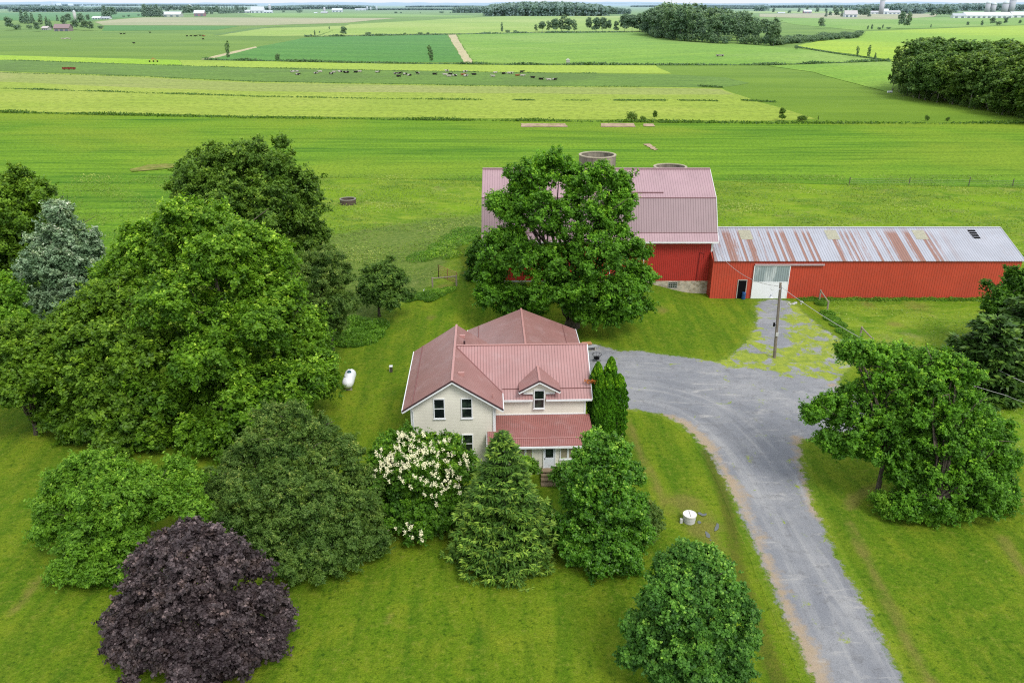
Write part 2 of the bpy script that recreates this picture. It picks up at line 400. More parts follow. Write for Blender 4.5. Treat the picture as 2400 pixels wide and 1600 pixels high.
dj = jitter(jitter(smooth_poly(W(DRIVE), 2), .9, .16), .22, .12)
LEFT = smooth_poly(W(DRIVE[:12] + [(1440,958)]), 2, False)
base_ = smooth_poly(W(DRIVE), 2); kk = [i for i in range(len(base_)) if i == 0 or np.hypot(*(base_[i] - base_[i - 1])) > .05]; base_ = base_[kk]
tg = np.roll(base_, -2, 0) - np.roll(base_, 2, 0); nn_ = np.stack([tg[:, 1], -tg[:, 0]], 1); nn_ /= np.linalg.norm(nn_, axis=1)[:, None] + 1e-9
tst = poly_sd(base_ + nn_ * .3, base_); nn_ *= (1 if np.median(tst) > 0 else -1)
dj = jitter(base_ + nn_ * .7, .8, .05)
drv, DP = cdt_sheet('driveway', dj, GRAVEL, .012, .5)
tag(drv, kind='structure')
da = attrs(DP)
[set_attr(drv.data, k_, v_) for k_, v_ in da.items()]; set_attr(drv.data, 'dsd', poly_sd(DP, dW)); set_attr(drv.data, 'lat', line_d(DP, LEFT))
moss = sm(.5 - poly_sd(DP, mW) / 3.0) * (1 - .75 * sm(.5 - poly_sd(DP, sW) / 1.6))
dpatch = np.array(G(1812, 838).xy); moss = np.maximum(moss, .95 * sm(1.3 - np.hypot(*(DP - dpatch).T) / 3.2))
set_attr(drv.data, 'moss', moss * .66)

# ------------------------------------------------------------------ fields
def field_mat(name, a, b, stripe=(.02, .35), ang=0.0, k=.5, c3=None, patch=.012, rows=0, rowk=.25, fine=.5):
    t = NT(name); p = t.map(t.pos(), (1, 1, 1), (0, 0, ang)); raw = t.pos()
    s1 = t.noise(t.map(p, (stripe[0], stripe[1], 1)), 1.0, 5, .6)
    s2 = t.noise(t.map(p, (stripe[0] * 4, stripe[1] * 4, 1)), 1.0, 5, .7)
    pn = t.noise(raw, patch, 4, .55, .5); fn = t.noise(t.map(raw, (1, .6, 1)), fine, 5, .8)
    c = t.mix(t.rng(s1, .32, .68), a, b)
    c = t.mix(t.rng(s2, .35, .7, 0, k), c, tuple(x * 1.25 for x in b))
    c = t.mix(t.rng(s2, .5, .25, 0, k), c, tuple(x * .6 for x in a))
    if c3: c = t.mix(t.rng(pn, .46, .66, 0, .8), c, c3)
    c = t.mix(t.rng(fn, .44, .62, 0, .5), c, tuple(x * .5 for x in a))
    if rows:
        y = t.sep(p)[1]; fr = t.math('ABSOLUTE', t.math('SUBTRACT', t.math('FRACT', t.math('DIVIDE', t.math('ADD', y, 4000.0), rows)), .5))
        c = t.mix(t.rng(fr, .5, .2, 0, rowk), c, tuple(x * .5 for x in a))
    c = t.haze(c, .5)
    return t.done(t.pr(c, .95, .06, normal=t.bump(t.math('ADD', fn, s2), .25, .7)))
FIELD_I = [0]
def field(px, mat, name='field', step=12, amp=.8, z=None):
    FIELD_I[0] += 1; z = .03 + .005 * FIELD_I[0] if z is None else z
    P = jitter(W(px), step, amp)
    me = bpy.data.meshes.new(name); me.from_pydata([(x, y, 0) for x, y in P], [], [tuple(range(len(P)))]); me.update()
    bm = bmesh.new(); bm.from_mesh(me)
    mn, mx = P[:, 1].min(), P[:, 1].max()
    for y in YB:
        if mn < y < mx:
            bmesh.ops.bisect_plane(bm, geom=bm.verts[:] + bm.edges[:] + bm.faces[:], plane_co=(0, y, 0), plane_no=(0, 1, 0))
    bmesh.ops.triangulate(bm, faces=bm.faces)
    for v in bm.verts: v.co.z = float(hfar(v.co.y)) + z
    for f in bm.faces:
        f.normal_update()
        if f.normal.z < 0: f.normal_flip()
    bm.to_mesh(me); bm.free()
    return tag(link(name, me, mat), kind='structure')
M_CORN = field_mat('young_corn', (.070, .185, .016), (.175, .315, .022), (.008, .12), -.01, .6, (.25, .34, .03), .012, rows=.76, rowk=.2, fine=1.6)
M_HAY = field_mat('cut_hay', (.225, .315, .045), (.285, .375, .05), (.006, .22), .0, .35, (.33, .40, .07), .010)
M_HAYB = field_mat('ripe_hay', (.225, .285, .07), (.29, .345, .085), (.006, .2), .0, .4, (.33, .35, .12), .012)
M_LIME = field_mat('lime_grass', (.24, .42, .02), (.28, .46, .024), (.006, .2), 0, .2, (.34, .48, .04), .006)
M_LIME2 = field_mat('yellow_grass', (.27, .38, .045), (.32, .43, .055), (.006, .2), 0, .25, (.34, .47, .045), .006)
M_PAST = field_mat('grazed_pasture', (.11, .20, .035), (.145, .25, .042), (.02, .12), 0, .35, (.11, .185, .04), .02)
M_BEAN = field_mat('bean_rows', (.070, .205, .026), (.105, .26, .035), (.004, .05), .25, .2, (.08, .235, .03), .008)
M_GREEN = field_mat('meadow', (.15, .30, .03), (.21, .36, .035), (.006, .06), -.5, .3, (.26, .39, .075), .006)
M_PALE = field_mat('pale_meadow', (.24, .37, .055), (.30, .42, .065), (.004, .03), .4, .2, (.39, .47, .12), .004)
M_TAN = field_mat('stubble', (.35, .34, .18), (.42, .40, .22), (.004, .03), 0, .25, (.29, .33, .15), .006)
M_YEL = field_mat('yellow_field', (.28, .42, .03), (.34, .48, .03), (.004, .04), .1, .25, (.21, .38, .03), .004)
M_DIRT = field_mat('bare_soil', (.36, .25, .17), (.46, .35, .26), (.2, .8), 0, .4, (.28, .28, .10), .3)
M_PATH = field_mat('worn_track', (.44, .39, .21), (.50, .44, .26), (.02, .2), 0, .3)
M_WEED = field_mat('ditch_weeds', (.025, .06, .010), (.045, .09, .014), (.1, .5), 0, .5)
field([(-1400,256),(0,263),(300,270),(600,276),(1200,283),(1800,289),(2400,289),(3400,291),(3400,452),(2700,446),(2400,441),(2000,433),(1700,426),(1130,424),(720,416),(655,500),(560,640),(-200,720),(-1400,700)], M_CORN, amp=.5, step=6)
field([(-1000,162),(0,168),(300,178),(600,192),(1200,202),(1500,204),(1687,207),(1776,238),(1850,258),(1912,279),(1800,284),(1200,279),(600,273),(0,261),(-1000,250)], M_HAY)
field([(-1000,166),(0,170),(300,181),(600,195),(1200,204),(1500,206),(1684,209),(1720,222),(1500,222),(1200,219),(600,215),(300,205),(0,192),(-1000,180)], M_HAYB)
field([(-1000,135),(0,141),(300,151),(600,160),(900,166),(1200,171),(1575,175),(1700,182),(1760,195),(1690,206),(1500,203),(1200,201),(600,191),(300,177),(0,167),(-1000,160)], M_PAST)
field([(-1000,124),(0,130),(300,138),(420,141),(430,154),(300,150),(0,141),(-1000,134)], M_LIME)
field([(420,141.5),(600,144),(900,150),(1200,153),(1534,153.5),(1574,173.5),(1200,170),(900,165),(600,159),(428,155)], M_LIME2)
field([(485,140),(540,127),(600,111),(715,89),(748,87),(1048,82),(1090,147),(900,146),(600,142)], M_BEAN)
field([(1050,82),(1068,81.5),(1110,148),(1090,148)], M_PATH, amp=.5)
field([(470,140),(536,123),(600,109.5),(602,112),(543,127),(489,140)], M_PATH, amp=.5)
field([(1070,81.3),(1200,79),(1500,76.5),(1535,86),(1600,93),(1800,108),(1900,118),(2078,143),(1800,152),(1534,152),(1112,147.5)], M_GREEN)
field([(748,85),(819,58),(1000,48),(1200,38.5),(1327,36.5),(1455,38),(1500,45),(1540,70),(1500,75),(1200,77.5),(900,81)], M_PALE)
field([(509,84.5),(600,67.5),(816,61),(742,84),(640,85.5)], M_PALE)
field([(222,52),(340,41.5),(600,42),(930,43.5),(815,54),(600,60.5),(240,59.5)], M_TAN)
field([(245,60.5),(560,62),(505,71),(240,73)], M_BEAN)
field([(590,66),(700,60),(640,64),(512,83),(498,83)], M_PAST)
field([(-1000,28),(-200,31),(220,30),(330,31),(340,40),(210,50),(-300,46),(-1000,44)], M_BEAN)
field([(560,31),(900,33),(1140,38),(1100,40.5),(600,40)], M_GREEN)
field([(1869,107),(1925,96),(2012,90.5),(2017,75),(2400,60),(3300,56),(3300,130),(2110,146),(2060,139),(1990,126),(1885,116)], M_YEL)
field([(1900,43),(2180,41),(2400,41.5),(3300,41),(3300,55),(2400,59),(2010,72),(1972,68),(1860,58),(1800,46)], M_GREEN)
field([(1780,33),(1960,31.5),(2200,33),(2190,40),(2100,46),(1960,45),(1780,40)], M_TAN)
field([(1700,27),(1990,26.5),(1990,31),(1760,31.5)], M_PALE)
field([(2160,147),(2085,218),(1905,170),(1800,155),(2082,145)], M_GREEN)
for a in [(1220,1331,290.5,298.5),(1408,1490,290,298.5),(1508,1536,291,297.5)]:
    field([(a[0],a[2]),(a[1]-6,a[2]),(a[1],a[3]),(a[0]+2,a[3])], M_DIRT, 'bare_soil', 2, .25)
field([(1508,339),(1522,338),(1541,351),(1532,354)], M_DIRT, 'bare_soil', 1.2, .3)
M_BARE2 = field_mat('trodden_soil', (.16, .20, .03), (.26, .24, .08), (.2, .8), 0, .4, (.12, .2, .02), .3)
field([(305,398),(345,388),(420,384),(430,392),(380,398),(310,404)], M_BARE2, 'bare_soil', 2, .6)

# puddles by the well ring
M_WATER = simple('puddle_water', (.10, .115, .11), .08, .6, var=.2, scale=2)
for q in [[(1633,1203),(1640,1201),(1648,1206),(1656,1203),(1656,1208),(1648,1211),(1640,1207)],
          [(1680,1226),(1686,1230),(1684,1240),(1674,1247),(1674,1240),(1678,1232)],
          [(1651,1246),(1658,1247),(1665,1256),(1663,1262),(1656,1260),(1654,1252)],
          [(1633,1222),(1641,1221),(1644,1226),(1636,1229)], [(1661,1265),(1668,1265),(1666,1268)]]:
    o, _ = cdt_sheet('puddle', jitter(smooth_poly(W(q), 1), .15, .03), M_WATER, .062)
    tag(o, kind='structure')
# ------------------------------------------------------------------ foliage
def leaves(P, N, L, Wd, fold=.15):
    n = len(P)
    r = RNG.normal(size=(n, 3)); T = np.cross(N, r); T /= np.linalg.norm(T, axis=1)[:, None] + 1e-9
    B = np.cross(N, T)
    L = L[:, None]; Wd = Wd[:, None]
    V = np.empty((n, 4, 3))
    V[:, 0] = P - T * L / 2; V[:, 2] = P + T * L / 2
    V[:, 1] = P + B * Wd / 2 + T * L * .08 - N * Wd * fold; V[:, 3] = P - B * Wd / 2 + T * L * .08 - N * Wd * fold
    return V.reshape(-1, 3)
def unit(v): return v / (np.linalg.norm(v, axis=1)[:, None] + 1e-9)
def crown_mesh(name, blobs, n_leaf, size, clump=.8, squash=.8, up=.5, droop=0.0, asp=.6, gap=.8, sprig=.20, fill=.22, lobes=True):
    """blobs: (x, y, z, r). Leaf sprays gathered in clumps over the outside of overlapping boughs."""
    Bc = np.array([b[:3] for b in blobs]); Br = np.array([b[3] for b in blobs])
    Bs = np.ones((len(blobs), 3)); Bs[:, 2] = [b[4] if len(b) > 4 else squash for b in blobs]
    if lobes:
        nb = []
        for c, r, q in zip(Bc, Br, Bs):
            nb.append((*c, r * .74, q[2]))
            m = 11
            for k in range(m):
                zz = 1 - (k + .5) / m * 1.85; a = k * 2.399 + RNG.uniform(-.5, .5) + c[0]; ss = math.sqrt(max(0, 1 - zz * zz))
                dd = np.array([ss * math.cos(a), ss * math.sin(a), zz]); rr = r * RNG.uniform(.20, .52); q_ = c + dd * q * (r * RNG.uniform(.60, 1.12 if k % 4 else 1.38) - rr * .4)
                nb.append((*q_, rr, q[2]))
        Bc = np.array([b[:3] for b in nb]); Br = np.array([b[3] for b in nb]); Bs = np.ones((len(nb), 3)); Bs[:, 2] = [b[4] for b in nb]
    C = []; R = []; O = []
    for i, (c, r) in enumerate(zip(Bc, Br)):
        n = max(5, int(4.4 * gap * (r / clump) ** 2))
        d = unit(RNG.normal(size=(n, 3))); d[:, 2] = np.where(d[:, 2] < -.55, -d[:, 2], d[:, 2])
        wob = 1 + .14 * np.sin(d[:, 0] * 5 + i) * np.cos(d[:, 1] * 6 - i) + .1 * np.sin(d[:, 2] * 9 + 2 * i)
        q = c + d * Bs[i] * r * (RNG.uniform(.72, 1.0, n) * wob)[:, None]
        keep = np.ones(n, bool)
        for j in range(len(Br)):
            if j != i:
                keep &= np.linalg.norm((q - Bc[j]) / Bs[j], axis=1) > Br[j] * .74
        C.append(q[keep]); O.append(d[keep]); R.append(clump * RNG.uniform(.55, 1.25, keep.sum()))
    C = np.vstack(C); O = np.vstack(O); R = np.hstack(R)
    w = R ** 2; nC = len(C); idx = RNG.choice(nC, n_leaf, p=w / w.sum())
    ct = RNG.uniform(0, 1, nC)
    K = 8
    SD = unit(RNG.normal(size=(nC * K, 3)) * .8 + np.repeat(O, K, 0) * .75 + np.array([0, 0, up * .75])).reshape(nC, K, 3)
    SL = RNG.uniform(.55, 1.0, (nC, K)) + (RNG.uniform(size=(nC, K)) < sprig) * RNG.uniform(.3, .8, (nC, K))
    sh = RNG.integers(0, K, n_leaf); d = SD[idx, sh]; sl = SL[idx, sh]
    tt = RNG.uniform(.02, 1, n_leaf) ** .62
    rad = R[idx] * sl * tt
    P = C[idx] + d * rad[:, None] * np.array([1, 1, .85]) + RNG.normal(size=(n_leaf, 3)) * (R[idx] * (.17 - .07 * tt))[:, None]
    P[:, 2] -= droop * rad * tt
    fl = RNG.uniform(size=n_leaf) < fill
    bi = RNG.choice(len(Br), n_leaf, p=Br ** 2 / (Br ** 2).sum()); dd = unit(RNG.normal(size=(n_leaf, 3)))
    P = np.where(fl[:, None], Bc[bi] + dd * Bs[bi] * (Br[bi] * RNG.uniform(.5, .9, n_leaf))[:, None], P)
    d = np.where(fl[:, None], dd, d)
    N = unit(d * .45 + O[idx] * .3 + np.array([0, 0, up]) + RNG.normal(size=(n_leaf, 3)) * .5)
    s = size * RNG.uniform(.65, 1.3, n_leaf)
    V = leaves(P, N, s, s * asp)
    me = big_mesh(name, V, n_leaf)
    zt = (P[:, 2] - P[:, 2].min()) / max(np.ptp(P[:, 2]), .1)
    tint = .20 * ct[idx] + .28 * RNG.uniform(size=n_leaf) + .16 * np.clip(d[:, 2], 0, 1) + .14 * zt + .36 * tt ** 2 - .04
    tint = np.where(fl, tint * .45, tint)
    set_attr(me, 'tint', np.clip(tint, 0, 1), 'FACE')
    return me, C
def trunk_mesh(name, base, fork_z, r0, tips, n_limb=10, lean=(0, 0), n_side=8, stems=1, thick=.42):
    mb = MB(); base = Vector(base)
    for s in range(stems):
        off = Vector((0, 0, 0)) if stems == 1 else Vector((math.cos(s * 2.4) * r0 * .8, math.sin(s * 2.4) * r0 * .8, 0))
        fk = base + Vector((lean[0], lean[1], fork_z)) + off * 3
        mb.tube([base + off * .8 + Vector((0, 0, -.15)), base + off * .9 + Vector((0, 0, .3)), base.lerp(fk, .5) + off * .4, fk], [r0 * 1.5, r0 * 1.05, r0 * .85, r0 * .72], n_side)
        tt = list(tips); random.shuffle(tt)
        for q in tt[:max(2, n_limb // stems)]:
            q = Vector(q); m1 = fk.lerp(q, .35) + Vector((random.uniform(-.3, .3), random.uniform(-.3, .3), .12 * (q - fk).length))
            m2 = fk.lerp(q, .7) + Vector((random.uniform(-.3, .3), random.uniform(-.3, .3), .12 * (q - fk).length))
            mb.tube([fk - Vector((0, 0, .3)), m1, m2, q], [r0 * thick, r0 * thick * .7, r0 * thick * .42, r0 * .06], 6)
            for _ in range(2):
                e = m2 + Vector((random.uniform(-1, 1), random.uniform(-1, 1), random.uniform(0, 1))) * (q - fk).length * .28
                mb.tube([m1.lerp(m2, .5), m2.lerp(e, .5), e], [r0 * thick * .4, r0 * thick * .25, r0 * .05], 5)
    me = mb.mesh(name); me.polygons.foreach_set('use_smooth', [True] * len(me.polygons)); return me
M_BARK = bark_mat('grey_bark'); M_BARKD = bark_mat('dark_bark', (.06, .05, .04)); M_BIRCH = bark_mat('pale_bark', (.42, .40, .36))
LM = {}
LM['maple'] = leaf_mat('bright_maple_leaf', (.018, .062, .004), (.150, .285, .016), (.35, .48, .05))
LM['deep'] = leaf_mat('deep_green_leaf', (0.0154, 0.0495, 0.0057), (0.0704, 0.1760, 0.0114), (0.1536, 0.2750, 0.0190))
LM['yard'] = leaf_mat('yard_maple_leaf', (0.0154, 0.0550, 0.0047), (0.1088, 0.2585, 0.0152), (0.2432, 0.4070, 0.0285))
LM['walnut'] = leaf_mat('dull_green_leaf', (0.0230, 0.0605, 0.0076), (0.1152, 0.2035, 0.0209), (0.2176, 0.3080, 0.0427))
LM['silver'] = leaf_mat('silvery_leaf', (.040, .085, .035), (.20, .285, .17), (.48, .55, .42), trans=.15)
LM['olive'] = leaf_mat('olive_leaf', (.022, .060, .005), (.125, .225, .014), (.22, .32, .03))
LM['hawthorn'] = leaf_mat('grey_green_leaf', (0.0230, 0.0605, 0.0095), (0.1152, 0.1870, 0.0323), (0.2432, 0.2750, 0.0665))
LM['light'] = leaf_mat('light_green_leaf', (0.0282, 0.0825, 0.0057), (0.1344, 0.2695, 0.0190), (0.2560, 0.3850, 0.0427))
LM['purple'] = leaf_mat('purple_maple_leaf', (.012, .008, .010), (.070, .054, .056), (.165, .122, .122), trans=.10)
LM['lilac'] = leaf_mat('lilac_tree_leaf', (0.0154, 0.0528, 0.0047), (0.0870, 0.1980, 0.0114), (0.1920, 0.3080, 0.0190))
LM['spruce'] = leaf_mat('spruce_needles', (0.0128, 0.0374, 0.0057), (0.0768, 0.1650, 0.0171), (0.1920, 0.2860, 0.0380), trans=.08, rough=.6)
LM['pear'] = leaf_mat('glossy_green_leaf', (0.0154, 0.0605, 0.0057), (0.1024, 0.2475, 0.0171), (0.2816, 0.4180, 0.0570), rough=.4, spec=.32)
LM['norway'] = leaf_mat('bluish_maple_leaf', (0.0154, 0.0550, 0.0114), (0.0998, 0.2365, 0.0285), (0.2432, 0.3960, 0.0570))
LM['thuja'] = leaf_mat('thuja_leaf', (0.0128, 0.0550, 0.0029), (0.0704, 0.1980, 0.0076), (0.1920, 0.3520, 0.0142), trans=.08)
LM['fir'] = leaf_mat('dark_fir_needles', (0.0102, 0.0286, 0.0057), (0.0448, 0.0990, 0.0133), (0.0896, 0.1650, 0.0190), trans=.05)
LM['apple'] = leaf_mat('apple_leaf', (0.0205, 0.0550, 0.0095), (0.1024, 0.1870, 0.0285), (0.1792, 0.2640, 0.0380))
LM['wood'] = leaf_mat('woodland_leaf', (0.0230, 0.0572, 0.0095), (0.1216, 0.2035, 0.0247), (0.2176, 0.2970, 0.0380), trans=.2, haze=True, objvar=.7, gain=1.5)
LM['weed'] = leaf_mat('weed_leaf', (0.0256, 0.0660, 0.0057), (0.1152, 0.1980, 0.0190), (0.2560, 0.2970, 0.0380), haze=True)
M_FLOWER = simple('cream_blossom', (.86, .82, .56), .8, .1, var=.08)

def blob_world(Y, blobs, gz=0.25, k=.93):
    out = []
    for b in blobs:
        px, py, rp, dy = b[:4]; Yb = Y + dy; c = at(px, py, Yb)
        r = rp * zc(Yb, c.z) / F * k
        if c.z - r * .8 < gz: c.z = gz + r * .8
        out.append((c.x, c.y, c.z, r) + tuple(b[4:5]))
    return out
def tree(name, label, base, Y, blobs, n_leaf, size, mat, bark=None, r0=.3, fork=2.2, group=None, cat='tree', clump=.8, n_limb=12, stems=1, gz=.25, trunk=True, **kw):
    bw = blob_world(Y, blobs, gz); n_leaf = int(n_leaf * 1.5); size *= .84
    b = Vector((0, 0, 0))
    if base is None: b.x = sum(q[0] for q in bw) / len(bw); b.y = Y
    else: b.x, b.y = base
    b.z = float(h(b.x, b.y))
    root = thing(name, b, label, cat, group=group)
    loc = [(q[0] - b.x, q[1] - b.y, q[2] - b.z) + tuple(q[3:]) for q in bw]
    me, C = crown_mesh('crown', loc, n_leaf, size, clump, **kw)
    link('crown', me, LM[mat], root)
    if trunk:
        tips = [(q[0] + random.uniform(-.3, .3) * q[3], q[1] + random.uniform(-.3, .3) * q[3], q[2] + .3 * q[3]) for q in loc for _ in range(2)]
        link('trunk', trunk_mesh('trunk', (0, 0, 0), fork, r0, tips, n_limb, stems=stems), bark or M_BARK, root)
    return root, loc, C
# ------------------------------------------------------------------ building materials
def dusty(t, o, b): 
    f = t.noise(t.map(o, (.8, .8, .8)), 1.0, 5, .65)
    return t.mix(t.rng(f, .45, .8, 0, .3), b, tuple(x for x in (.45, .33, .33)))
RF = (.42, .155, .14)
M_ROOFX = ribbed('rose_roof_ribs', (.375, .20, .195), 0, .23, .6, .5, .35, dusty)
M_ROOFY = ribbed('rose_roof_ribs_across', (.30, .145, .132), 1, .23, .65, .42, .45, dusty)
M_ROOFP = ribbed('porch_roof_ribs', (.30, .11, .098), 0, .15, .5, .42, .4, dusty)
M_RIDGE = simple('ridge_cap', (.43, .225, .205), .45, .4)
M_DARKTRIM = simple('dark_brown_drip_edge', (.055, .025, .028), .5, .3)
M_WHITE = simple('white_trim', (.72, .74, .75), .5, .3, var=.05)
M_CREAM = siding('cream_siding', (.74, .715, .62), 2, .125, .8)
M_GLASS = None
t = NT('dark_window_glass'); p = t.pos(); f = t.noise(p, 1.6, 3)
M_GLASS = t.done(t.pr(t.mix(t.rng(f, .45, .65), (.008, .012, .012), (.03, .05, .035)), .06, .7))
M_BLIND = simple('drawn_blind', (.30, .265, .18), .7, .2, var=.08)
M_DOOR = simple('white_door_paint', (.66, .70, .76), .45, .4, var=.05)
M_BRASS = simple('dull_metal_knob', (.12, .10, .07), .4, .5, .7)
M_STEP = simple('weathered_step_boards', (.26, .20, .13), .9, .1, var=.3, scale=6)
M_CONC = simple('aged_concrete', (.36, .34, .30), .9, .1, var=.2, scale=4)

def window(parent, cx, y, z0, z1, w, panes=1, glass=None, face=-1, rail=True, axis='y', fw=.075):
    """frame with pane(s); faces -y"""
    fr = MB(); d0, d1 = y - .05, y + .06
    n = panes; tot = w; x0 = cx - tot / 2; x1 = cx + tot / 2
    fr.box(x0, x1, d0, d1, z0, z0 + fw); fr.box(x0, x1, d0, d1, z1 - fw, z1)
    fr.box(x0, x0 + fw, d0, d1, z0 + fw, z1 - fw); fr.box(x1 - fw, x1, d0, d1, z0 + fw, z1 - fw)
    fr.box(x0 - .05, x1 + .05, d0 - .04, d1, z0 - .05, z0)
    for k in range(1, n):
        xm = x0 + tot * k / n; fr.box(xm - fw * .8, xm + fw * .8, d0, d1, z0 + fw, z1 - fw)
    if rail: zm = (z0 + z1) / 2; fr.box(x0 + fw, x1 - fw, d0 + .015, d1, zm - .035, zm + .035)
    wo = fr.build('window', M_WHITE, parent)
    if rail:
        for za, zb, yy in ((z0 + fw, (z0 + z1) / 2 - .035, y - .005), ((z0 + z1) / 2 + .035, z1 - fw, y - .02)):
            MB().box(x0 + fw, x1 - fw, yy, yy + .02, za, zb).build('pane', glass or M_GLASS, wo)
    else:
        for k in range(n):
            MB().box(x0 + tot * k / n + fw * .7, x0 + tot * (k + 1) / n - fw * .7, y - .02, y, z0 + fw, z1 - fw).build('pane', glass or M_GLASS, wo)
    return wo

# ------------------------------------------------------------------ farmhouse
HR = math.radians(1.87)
house = thing('farmhouse', (-4.42, 53, 0), 'cream sided farmhouse with rose metal roofs, dormer and front porch', 'house', HR)
RZ, S = 7.56, .65
DX, DY = 6.6, 1.62
def wall(name, mb, mat=None, lab=None):
    o = mb.build(name, mat or M_CREAM, house)
    if lab: o['label'] = lab
    return o
g = MB().prism([(-3.12, 0), (3.12, 0), (3.12, 5.36), (0, 7.38), (-3.12, 5.36)], 'y', 0, 10.2)
wall('wall', g, lab='gabled two storey wing wall of cream siding')
g = MB().prism([(2.1, 0), (10.2, 0), (10.2, 4.76), (6.1, 7.38), (2.1, 4.82)], 'x', 3.14, 10.2)
wall('wall', g, lab='side wing wall above the porch roof')
g = MB().prism([(-1.33, 0), (2.08, 0), (2.08, 3.2), (-1.33, 2.80)], 'x', 3.22, 10.15)
wall('wall', g, lab='enclosed porch wall of cream siding')
g = MB().prism([(.95, 0), (11.2, 0), (11.2, 2.98), (6.0, 5.06), (.95, 2.98)], 'y', 10.25, 20.1)
wall('wall', g, lab='rear single storey wing wall')
T = .11
def zg(x, y): return RZ - S * abs(x)
def zm(x, y): return RZ - S * abs(y - 6.1)
def roof(polys, mat, lab):
    mb = MB()
    for pl, zf in polys: mb.slab(pl, zf, T)
    o = mb.build('roof', mat, house); o['label'] = lab; return o
r1 = roof([([(-3.75, -.4), (0, -.4), (0, 10.6), (-3.75, 10.6)], zg), ([(0, -.4), (3.75, -.4), (3.75, 2.35), (0, 6.1)], zg),
      ([(0, 6.1), (3.75, 9.85), (3.75, 10.6), (0, 10.6)], zg)], M_ROOFY, 'rose metal roof of the gabled wing')
r2 = roof([([(0, 6.1), (3.75, 2.35), (3.75, 1.8), (DX - .5, 1.8), (DX - .5, 2.28), (DX + .5, 2.28), (DX + .5, 1.8), (10.7, 1.8), (10.7, 6.1)], zm), ([(0, 6.1), (10.7, 6.1), (10.7, 10.5), (3.75, 10.5), (3.75, 9.85)], zm)], M_ROOFX, 'pink ribbed metal roof over the side wing')
def zr(x, y): return 5.2 - (2.2 / 5.3) * abs(x - 6.0)
r3 = roof([([(.7, 10.3), (6.0, 10.3), (6.0, 20.6), (.7, 20.6)], zr), ([(6.0, 10.3), (11.45, 10.3), (11.45, 20.6), (6.0, 20.6)], zr)], M_ROOFY, 'broad low roof of the rear wing')
def zp(x, y): return 3.32 - .125 * (2.08 - y)
def zp2(x, y): return zp(x, -.95) - .22 * (-.95 - y)
r4 = roof([([(2.55, -.95), (10.55, -.95), (10.55, 2.06), (3.16, 2.06), (3.16, -.03), (2.55, -.03)], zp), ([(2.55, -1.75), (10.55, -1.75), (10.55, -.95), (2.55, -.95)], lambda x, y: zp2(x, y) - .004)], M_ROOFP, 'darker low slope porch roof')
MB().bar((2.55, -.96, zp(0, -.95) + .02), (10.55, -.96, zp(0, -.95) + .02), .07, .035).build('seam', M_RIDGE, r4)
# ridge caps, valleys
for a_, b_ in (((0, -.42, RZ + .03), (0, 10.62, RZ + .03)), ((.14, 6.1, RZ + .035), (10.72, 6.1, RZ + .035)), ((6.0, 10.6, 5.23), (6.0, 20.65, 5.23))):
    MB().bar(a_, b_, .17, .05).build('ridge_cap', M_RIDGE, house)
MB().bar((.05, 6.05, RZ - .0), (3.72, 2.38, zg(3.72, 0) + .03), .08, .03).build('valley_flashing', simple('valley_metal', (.22, .10, .095)), house)
M_SG = simple('snow_guard_metal', (.20, .09, .085))
for a_, b_ in (((-3.0, -.38, zg(3.0, 0) + .03), (-3.0, 10.55, zg(3.0, 0) + .03)), ((3.76, 2.62, zm(0, 2.62) + .03), (DX - 1.2, 2.62, zm(0, 2.62) + .03)), ((DX + 1.2, 2.62, zm(0, 2.62) + .03), (10.68, 2.62, zm(0, 2.62) + .03)),
      ((10.1, 10.7, zr(10.1, 0) + .03), (10.1, 20.5, zr(10.1, 0) + .03)), ((1.75, 12.0, zr(1.75, 0) + .03), (1.75, 20.5, zr(1.75, 0) + .03))):
    MB().bar(a_, b_, .06, .05).build('snow_guard', M_SG, house)
# white fascia + dark drip edge along the gable rakes
def rake(xa, za, xb, zb, y, parent=house):
    a = MB().bar((xa, y, za - .14), (xb, y, zb - .14), .06, .17, up=(0, 0, 1)); a.build('fascia', M_WHITE, parent)
    b = MB().bar((xa, y - .015, za - .02), (xb, y - .015, zb - .02), .09, .09, up=(0, 0, 1)); b.build('drip_edge', M_DARKTRIM, parent)
zt = zg(3.75, 0)
rake(-3.78, zt, 0, RZ, -.43); rake(0, RZ, 3.78, zt, -.43)
for a_, b_, c_, d_ in (((-3.79, -.4, zt - .08), (-3.79, 10.6, zt - .08), .07, .16), ((3.79, -.4, zt - .08), (3.79, 2.3, zt - .08), .07, .16), ((3.85, 1.76, 4.70), (DX - .52, 1.76, 4.70), .08, .13), ((DX + .52, 1.76, 4.70), (10.7, 1.76, 4.70), .08, .13),
    ((2.55, -1.80, 2.62), (10.55, -1.80, 2.62), .10, .14), ((2.51, -1.75, 2.66), (2.51, -.05, 2.88), .06, .14), ((10.73, 1.8, 4.7), (10.73, 6.1, RZ - .06), .06, .15), ((11.48, 10.6, 2.9), (11.48, 20.6, 2.9), .06, .14), ((.67, 10.6, 2.93), (.67, 20.6, 2.93), .06, .14)):
    MB().bar(a_, b_, c_, d_).build('gutter', M_WHITE, house)
for x, y, z0, z1 in ((-3.12, -.0, 0, 5.3), (3.12, 0, 0, 5.3), (10.2, 2.1, 3.2, 4.75), (3.22, -1.33, 0, 2.7), (10.15, -1.33, 0, 2.7)):
    MB().box(x - .07, x + .07, y - .03, y + .09, z0, z1).build('corner_board', M_WHITE, house)
MB().box(3.16, 10.2, 2.05, 2.1, 3.33, 3.40).build('skirt_board', M_WHITE, house)
